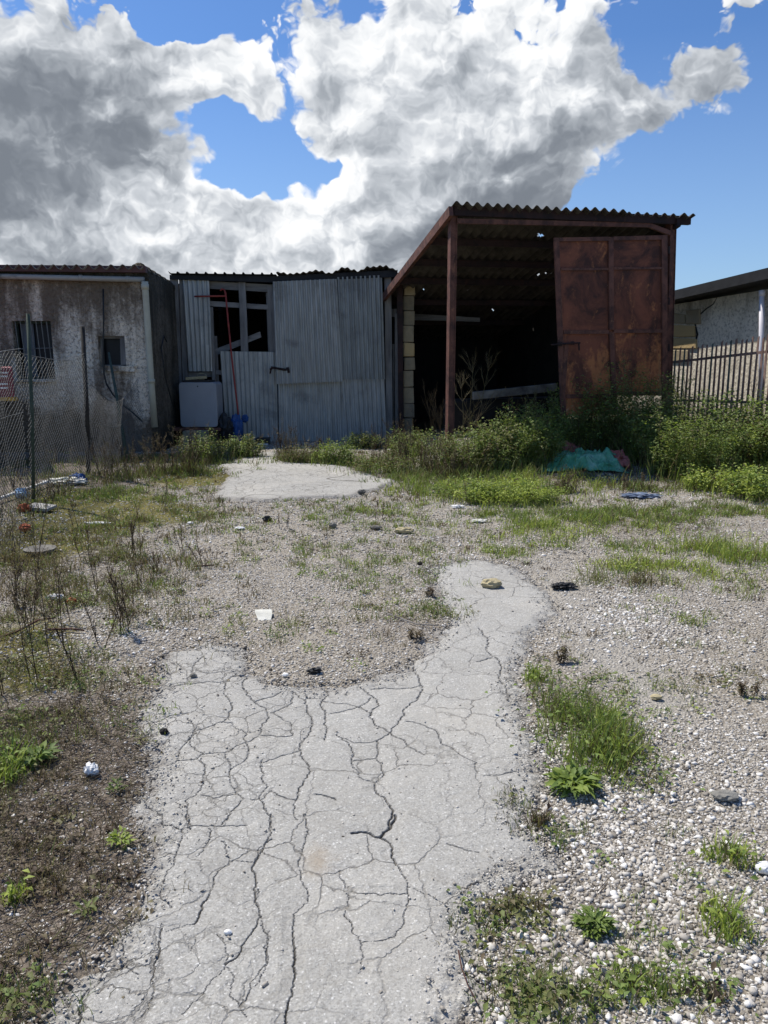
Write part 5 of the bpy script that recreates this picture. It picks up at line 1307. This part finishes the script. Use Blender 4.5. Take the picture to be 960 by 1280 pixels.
# dry stalks at the left
ST = [(192, 720, .22, 'thin upright stalk right of the leafy-topped dead stalk', 2), (140, 760, .30, 'thin straight stalk behind the forked grey one', 2), (70, 820, .34, 'grey stalk between the dark branch and the green tuft', 2), (15, 870, .32, 'short dead stalk at the left border above the green weeds', 2), (120, 745, .28, 'spindly stalk near the greenish brown stick', 2),
      (95, 660, .26, 'wispy stalk behind the long white shard', 2), (15, 700, .32, 'dead stalk left of the grey lid', 2), (355, 660, .16, 'short reddish sprig on the gravel below the apron', 2), (275, 640, .16, 'short sprig at the near left corner of the apron', 2), (475, 650, .18, 'thin reddish sprig near the flat buff stone', 2), (160, 780, .30, 'pair of dry stalks forking low', 2), (128, 808, .34, 'tall bare grey stalk with three forks', 2), (100, 850, .36, 'slender dry stalk rising from a green tuft', 2), (57, 855, .48, 'tallest dry stalk in the left foreground', 2), (40, 790, .30, 'bushy dead stalk by the thin dark branch', 3),
      (80, 780, .30, 'thin dead stalk right of the bushy one', 2), (170, 695, .34, 'dark dead stalk with a leafy top', 3), (250, 705, .20, 'short forked stalk beside a fallen twig', 2), (230, 690, .22, 'leaning thin stalk on the pale gravel', 2), (175, 740, .16, 'short kinked stalk between two taller ones', 2),
      (48, 720, .50, 'tall stalk rising past the round grey lid', 2), (150, 790, .26, 'brown stalk with drooping seed heads', 3), (20, 760, .30, 'grey dead stalk at the left border', 3), (110, 700, .26, 'wispy stalk right of the grey lid', 2), (205, 640, .30, 'wispy stalk at the edge of the yellow moss', 2)]
for px, py, h, lab, dp_ in ST:
    p = Pl(); c = Gp(px, py); k = 2 if dp_ == 2 else 4
    for _ in range(k): stalk(p, (c.x + random.gauss(0, .03), c.y + random.gauss(0, .03), c.z - .01), h * 1.35 * random.uniform(.65, 1.05), .0036, random.choice([.08, .14, .2]), dp_ - 1, 5, .55, (random.gauss(0, .14), random.gauss(0, .14)), leafs=14)
    p.build('dry_stalk', lab, 'dry plant', 'dry stalks standing in the left of the yard')
# dead weeds by the buildings
DW = [(55, 580, .7, .3, .35, 30, 'grey dead weeds along the foot of the wall below the barred window'), (135, 582, .5, .3, .38, 26, 'grey dead weeds along the wall right of the dark fence post'), (-10, 600, .8, .5, .32, 26, 'grey brush under the farm trailer'), (165, 598, .42, .3, .50, 26, 'brown dead weeds at the foot of the leaning stake'), (205, 592, .4, .3, .55, 26, 'dark dead weeds under the cream downpipe'), (240, 592, .25, .2, .62, 16, 'tall dead stalks in front of the grey cabinet'),
      (360, 574, .22, .14, .52, 26, 'brown dead weeds standing where the shed doors meet'), (395, 574, .25, .14, .36, 20, 'reddish dead weeds against the right shed door'), (485, 585, .35, .3, .60, 24, 'dry straw-coloured weeds left of the block pillar'), (530, 592, .35, .25, .55, 30, 'brown dry weeds around the foot of the left rusty post'),
      (565, 598, .35, .25, .50, 30, 'dry grassy weeds in front of the left rusty post'), (705, 616, .14, .10, .34, 16, 'pinkish brown dead brush leaning before the green tarp'), (50, 620, .4, .4, .30, 24, 'grey dead weeds at the foot of the green fence post'), (810, 612, .5, .2, .22, 22, 'low dry weeds right of the green tarp'), (500, 560, .3, .2, .55, 14, 'dead grey weeds before the stone block pillar'), (20, 640, .5, .5, .28, 20, 'grey dead brush at the far left under the fence'),
      (895, 600, .4, .2, .3, 18, 'brown dry weeds before the middle of the picket fence')]
for px, py, rx, ry, h, n, lab in DW:
    p = Pl(); c = W2(px, py); x, y = disc(c, rx, ry, n, .6); ln = (.35, 0) if 'leaning before' in lab else (0, 0)
    for i in range(n):
        stalk(p, (x[i], y[i], float(H(x[i], y[i])) - .02), h * random.uniform(.5, 1.1), .0035, random.choice([.06, .12, .18, .26]) , 2, 4, .5, (random.gauss(ln[0], .14), random.gauss(0, .14)), leafs=16)
    P = ground_pts(*disc(c, rx, ry, 260, .7)); p.blades(P, h * .5 * rng.uniform(.3, 1, 260), np.full(260, .007), rng.choice([.1, .2, .3, .45, .6, .66], 260), .8)
    p.build('dead_weeds', lab, 'dry plant', 'dead weeds along the buildings')
# bare sapling in the barn mouth
p = Pl(); c = Plane((0, 12.0), (1, 12.0)).at(583, 560)
for dx_, h, ln in ((0, 1.45, (.03, 0)), (.12, 1.5, (.10, 0)), (-.04, 1.15, (-.02, 0))):
    stalk(p, (c.x + dx_, 12.0, .2), h, .008, .30, 2, 9, .95, ln, seed_heads=False)
p.build('bare_sapling', 'pale leafless sapling with many thin upright twigs just right of the left rusty post', 'sapling')
p = Pl(); c = Plane((0, 12.2), (1, 12.2)).at(550, 560)
for i in range(7): stalk(p, (c.x + random.gauss(0, .12), 12.3, .2), .95 * random.uniform(.7, 1.1), .005, .2, 2, 6, .4, (random.gauss(-.05, .1), 0), seed_heads=False)
p.build('bare_sapling', 'low grey thicket of bare twigs left of the left rusty post', 'sapling')
p = Pl(); c = Plane((0, 12.3), (1, 12.3)).at(665, 560)
for i in range(5): stalk(p, (c.x + random.gauss(0, .12), 12.3, .3), .75 * random.uniform(.7, 1.1), .006, .34, 2, 5, .5, (random.gauss(0, .15), 0), leafs=60)
p.build('bare_sapling', 'small wiry plant in front of the long metal beam', 'sapling')
# dry vine on the fence corner
p = Pl(); c = FP.at(850, 470, -.05)
for i in range(6): stalk(p, (c.x + random.uniform(-.1, .15), c.y, .3), 1.2 * random.uniform(.6, 1.0), .006, .33, 2, 6, .5, (random.gauss(0, .1), 0), seed_heads=False)
p.build('dry_vine', 'pale dry vine climbing the left end of the picket fence', 'vine')

# ---- litter objects and single stones
def rock(px, py, s, mat, name, lab, cat, seed=0, amp=.3, sub=3, group=None, sink=.3):
    c = Gp(px, py); o = crumple((c.x, c.y, c.z + s[2] * (1 - sink) + .008), s, name, mat, seed, amp, sub)
    return tag(o, lab, cat, group)
rock(614, 735, (.075, .05, .036), 'yellow_stone', 'stone', 'yellowish rounded stone on the far end of the concrete strip', 'stone', 1, .25)
o = MB().hexa([Gp(318, 770) + Vector((0, 0, .030)), Gp(341, 772) + Vector((0, 0, .026)), Gp(339, 775), Gp(323, 776)], [Gp(319, 767) + Vector((0, 0, .028)), Gp(340, 766) + Vector((0, 0, .026)), Gp(339, 768), Gp(322, 769)]).build('tile_piece', M['offwhite'], None, bevel=.004)
tag(o, 'broken off-white tile lying on the gravel in the middle of the yard', 'tile')
rock(115, 970, (.028, .024, .026), 'white', 'paper_cup', 'small crumpled white cup on the brown litter', 'cup', 3, .5)
rock(704, 736, (.085, .045, .02), 'black', 'plastic_scrap', 'crushed black plastic on the gravel right of the yellowish stone', 'scrap', 4, .6, 4)
rock(393, 842, (.036, .018, .014), 'black', 'cloth_scrap', 'small black rag at the rim of the cracked concrete', 'rag', 6, .8)
rock(334, 652, (.045, .03, .03), 'black', 'plastic_scrap', 'small black scrap on the gravel below the apron', 'scrap', 7, .5)
rock(300, 662, (.05, .03, .012), 'white', 'tile_piece', 'small white chip left of the black scrap below the apron', 'tile', 8, .3)
rock(452, 618, (.05, .04, .032), 'fibre', 'stone', 'dark stone at the near rim of the apron', 'stone', 9, .3)
rock(416, 660, (.04, .03, .03), 'fibre', 'stone', 'small dark stone on the gravel mid-yard', 'stone', 10, .3)
rock(505, 667, (.09, .05, .03), 'yellow_stone', 'stone', 'flat buff stone on the gravel right of centre', 'stone', 11, .3)
rock(470, 662, (.06, .04, .02), 'fibre', 'stone', 'flat grey stone left of the buff stone', 'stone', 12, .3)
rock(525, 707, (.022, .016, .014), 'dark', 'stone', 'small black stone at the far tip of the concrete strip', 'stone', 13, .3)
rock(205, 919, (.018, .016, .014), 'dark', 'stone', 'dark brown pebble on the left rim of the cracked concrete', 'stone', 14, .3)
rock(955, 1092, (.028, .022, .018), 'white', 'stone', 'large white pebble at the right edge near the bright tufts', 'stone', 15, .15)
rock(906, 1000, (.05, .03, .016), 'fibre', 'stone', 'flat grey stone on the right gravel', 'stone', 16, .25)
rock(285, 1170, (.012, .008, .007), 'white', 'stone', 'pale pebble lying on the lower left cracks', 'stone', 17, .2, 2)
rock(242, 848, (.02, .014, .012), 'fibre', 'stone', 'grey pebble on the far left slab pieces', 'stone', 18, .3, 2)
rock(357, 847, (.018, .013, .01), 'white', 'stone', 'white pebble at the far rim of the cracked concrete', 'stone', 19, .3, 2)
rock(70, 750, (.06, .03, .02), 'white', 'paper_scrap', 'torn white scrap left of the dry stalks', 'scrap', 20, .6)
rock(90, 755, (.03, .02, .02), 'terracotta', 'tile_piece', 'small reddish brown shard right of the torn white scrap', 'shard', 21, .5)
rock(123, 656, (.13, .03, .014), 'white', 'tile_piece', 'long thin white shard on the mossy ground', 'shard', 22, .3)
rock(31, 640, (.06, .05, .05), 'terracotta', 'tile_piece', 'orange terracotta shard by the green fence post, farther one', 'shard', 23, .5)
rock(32, 665, (.05, .05, .04), 'terracotta', 'tile_piece', 'orange terracotta shard above the grey lid, nearer one', 'shard', 24, .5)
rock(238, 656, (.03, .02, .015), 'white', 'stone', 'pale chip on the mossy gravel', 'stone', 25, .3, 2)
rock(598, 653, (.075, .05, .014), 'offwhite', 'tile_piece', 'thin off-white slab fragment near the low green clumps', 'tile', 26, .7)
rock(572, 635, (.07, .04, .014), 'white', 'tile_piece', 'white fragment at the foot of the weeds in the middle', 'tile', 27, .8)
rock(632, 566, (.05, .04, .12), 'pale_blue', 'plastic_scrap', 'pale blue plastic scrap caught in the barn weeds', 'scrap', 28, .5)
rock(800, 622, (.17, .08, .022), 'blue_grey', 'plastic_scrap', 'flattened blue plastic bag on the right gravel', 'scrap', 29, 1.1, 4)
rock(820, 875, (.03, .02, .012), 'tuff' if False else 'yellow_stone', 'stone', 'pale sandy pebble on the bare patch at right', 'stone', 30, .3, 2)
rock(98, 603, (.10, .06, .06), 'blue', 'plastic_scrap', 'bright blue plastic scrap at the foot of the dark fence post', 'scrap', 31, .6)
rock(28, 622, (.08, .06, .06), 'pale_blue', 'plastic_scrap', 'pale bluish bag at the foot of the green fence post', 'scrap', 32, .6)
rock(82, 606, (.26, .12, .05), 'offwhite', 'rubble', 'pale plaster rubble left of the dark fence post', 'rubble', 33, .6)
o = MB(); o.tube([Gp(-14, 628, .05), Gp(60, 602, .06)], [.022, .022], 8); tag(o.build('pipe', M['white']), 'white plastic pipe lying on the ground behind the fence', 'pipe')
o = MB(); c = Gp(50, 688, .03); ring = []
lid = MB(); n = 24; vs = [(c.x + .13 * math.cos(2 * math.pi * k / n), c.y + .13 * math.sin(2 * math.pi * k / n), c.z + .02) for k in range(n)] + [(c.x + .125 * math.cos(2 * math.pi * k / n), c.y + .125 * math.sin(2 * math.pi * k / n), c.z) for k in range(n)]
lid.add(vs, [tuple(range(n)), tuple(reversed(range(n, 2 * n)))] + [(k, k + n, (k + 1) % n + n, (k + 1) % n) for k in range(n)]); tag(lid.build('lid', M['fibre']), 'round grey lid lying on the ground at the left', 'lid')
c = Gp(52, 636, .03); o = MB().box((c.x, c.y, c.z + .02), (.30, .14, .03), -.4, jit=.01, rx=.2); tag(o.build('slate_piece', M['pvc_grey']), 'flat grey-blue slat near the foot of the green fence post', 'slat')
# twigs
for pts, r, lab in (([(-10, 800), (20, 790), (48, 775), (70, 772)], .008, 'thin dark branch on the ground at the left border'), ([(60, 787), (90, 786), (105, 788)], .007, 'short dark twig right of the dark branch'), ([(62, 740), (85, 728), (105, 716)], .007, 'greenish brown stick pointing to the right'), ([(243, 708), (258, 707), (268, 706)], .007, 'short dark twig at the foot of a forked stalk'),
                    ([(573, 1188), (577, 1210), (585, 1232), (598, 1256)], .0022, 'thin curved dark wire on the lower concrete'), ([(880, 1165), (905, 1148), (925, 1136)], .002, 'dry pale stem leaning by the right foreground tufts'), ([(480, 765), (520, 780), (548, 782)], .004, 'thin dead stem on the gravel notch'), ([(700, 1165), (720, 1182), (735, 1192)], .002, 'thin pale stem near the round rosette')):
    o = MB(); o.tube([Gp(x, y, .012 + r) for x, y in pts], [r * (1 - .15 * i) for i in range(len(pts))], 7)
    tag(o.build('twig', M['rust_dark'] if 'dark' in lab else M['wood'], smooth=True), lab, 'twig')

# green tarp in a heap
def build_tarp():
    root = empty('tarp', Gp(728, 580), 'crumpled green tarpaulin heap with faded red cloth at the foot of the weeds', 'tarp')
    def cloth(x0, x1, y0, y1, hgt, nm, mat, seed, dz=0.0, nx=110, ny=60):
        u, v = np.meshgrid(np.linspace(0, 1, nx), np.linspace(0, 1, ny)); x = x0 + (x1 - x0) * u; y = y0 + (y1 - y0) * v
        x = x + (vnoise(u * 4, v * 4, 1, seed, 3) - .5) * .22; y = y + (vnoise(u * 5, v * 5, 1, seed + 4, 3) - .5) * .2
        prof = np.sin(np.clip(u, 0, 1) * math.pi) ** .5 * np.sin(np.clip(v * .9 + .02, 0, 1) * math.pi) ** .7
        rid = 1 - np.abs(vnoise(x + y * .5, y, 4.5, seed + 9, 4, .6) - .5) * 2
        z = H(x, y) + .005 + dz + np.clip(prof * 1.3, 0, 1) * hgt * (.18 + .75 * rid ** 2.5 * vnoise(x, y, 2.6, seed + 2, 2) * .8 + .40 * vnoise(x, y, 6, seed + 3, 3, .6) ** 2)
        ii, jj = np.meshgrid(np.arange(nx - 1), np.arange(ny - 1)); q = np.stack([jj * nx + ii, jj * nx + ii + 1, (jj + 1) * nx + ii + 1, (jj + 1) * nx + ii], -1).reshape(-1, 4)
        o = npmesh(nm, np.stack([x, y, z], -1).reshape(-1, 3), q, M[mat], root, smooth=True)
        sm = o.modifiers.new('solid', 'SOLIDIFY'); sm.thickness = .004; return o
    a = Gp(676, 588); c = Gp(782, 588)
    cloth(a.x, c.x, a.y - .25, a.y + .60, .40, 'tarp_sheet', 'tarp', 3)
    a = Gp(703, 584); c = Gp(734, 584); cloth(a.x, c.x, a.y - .0, a.y + .40, .42, 'red_cloth', 'tarp_red', 8, .06, 50, 40)
    a = Gp(764, 588); c = Gp(788, 588); cloth(a.x, c.x, a.y + .0, a.y + .35, .35, 'red_cloth', 'tarp_red', 12, .02, 40, 30)
build_tarp()
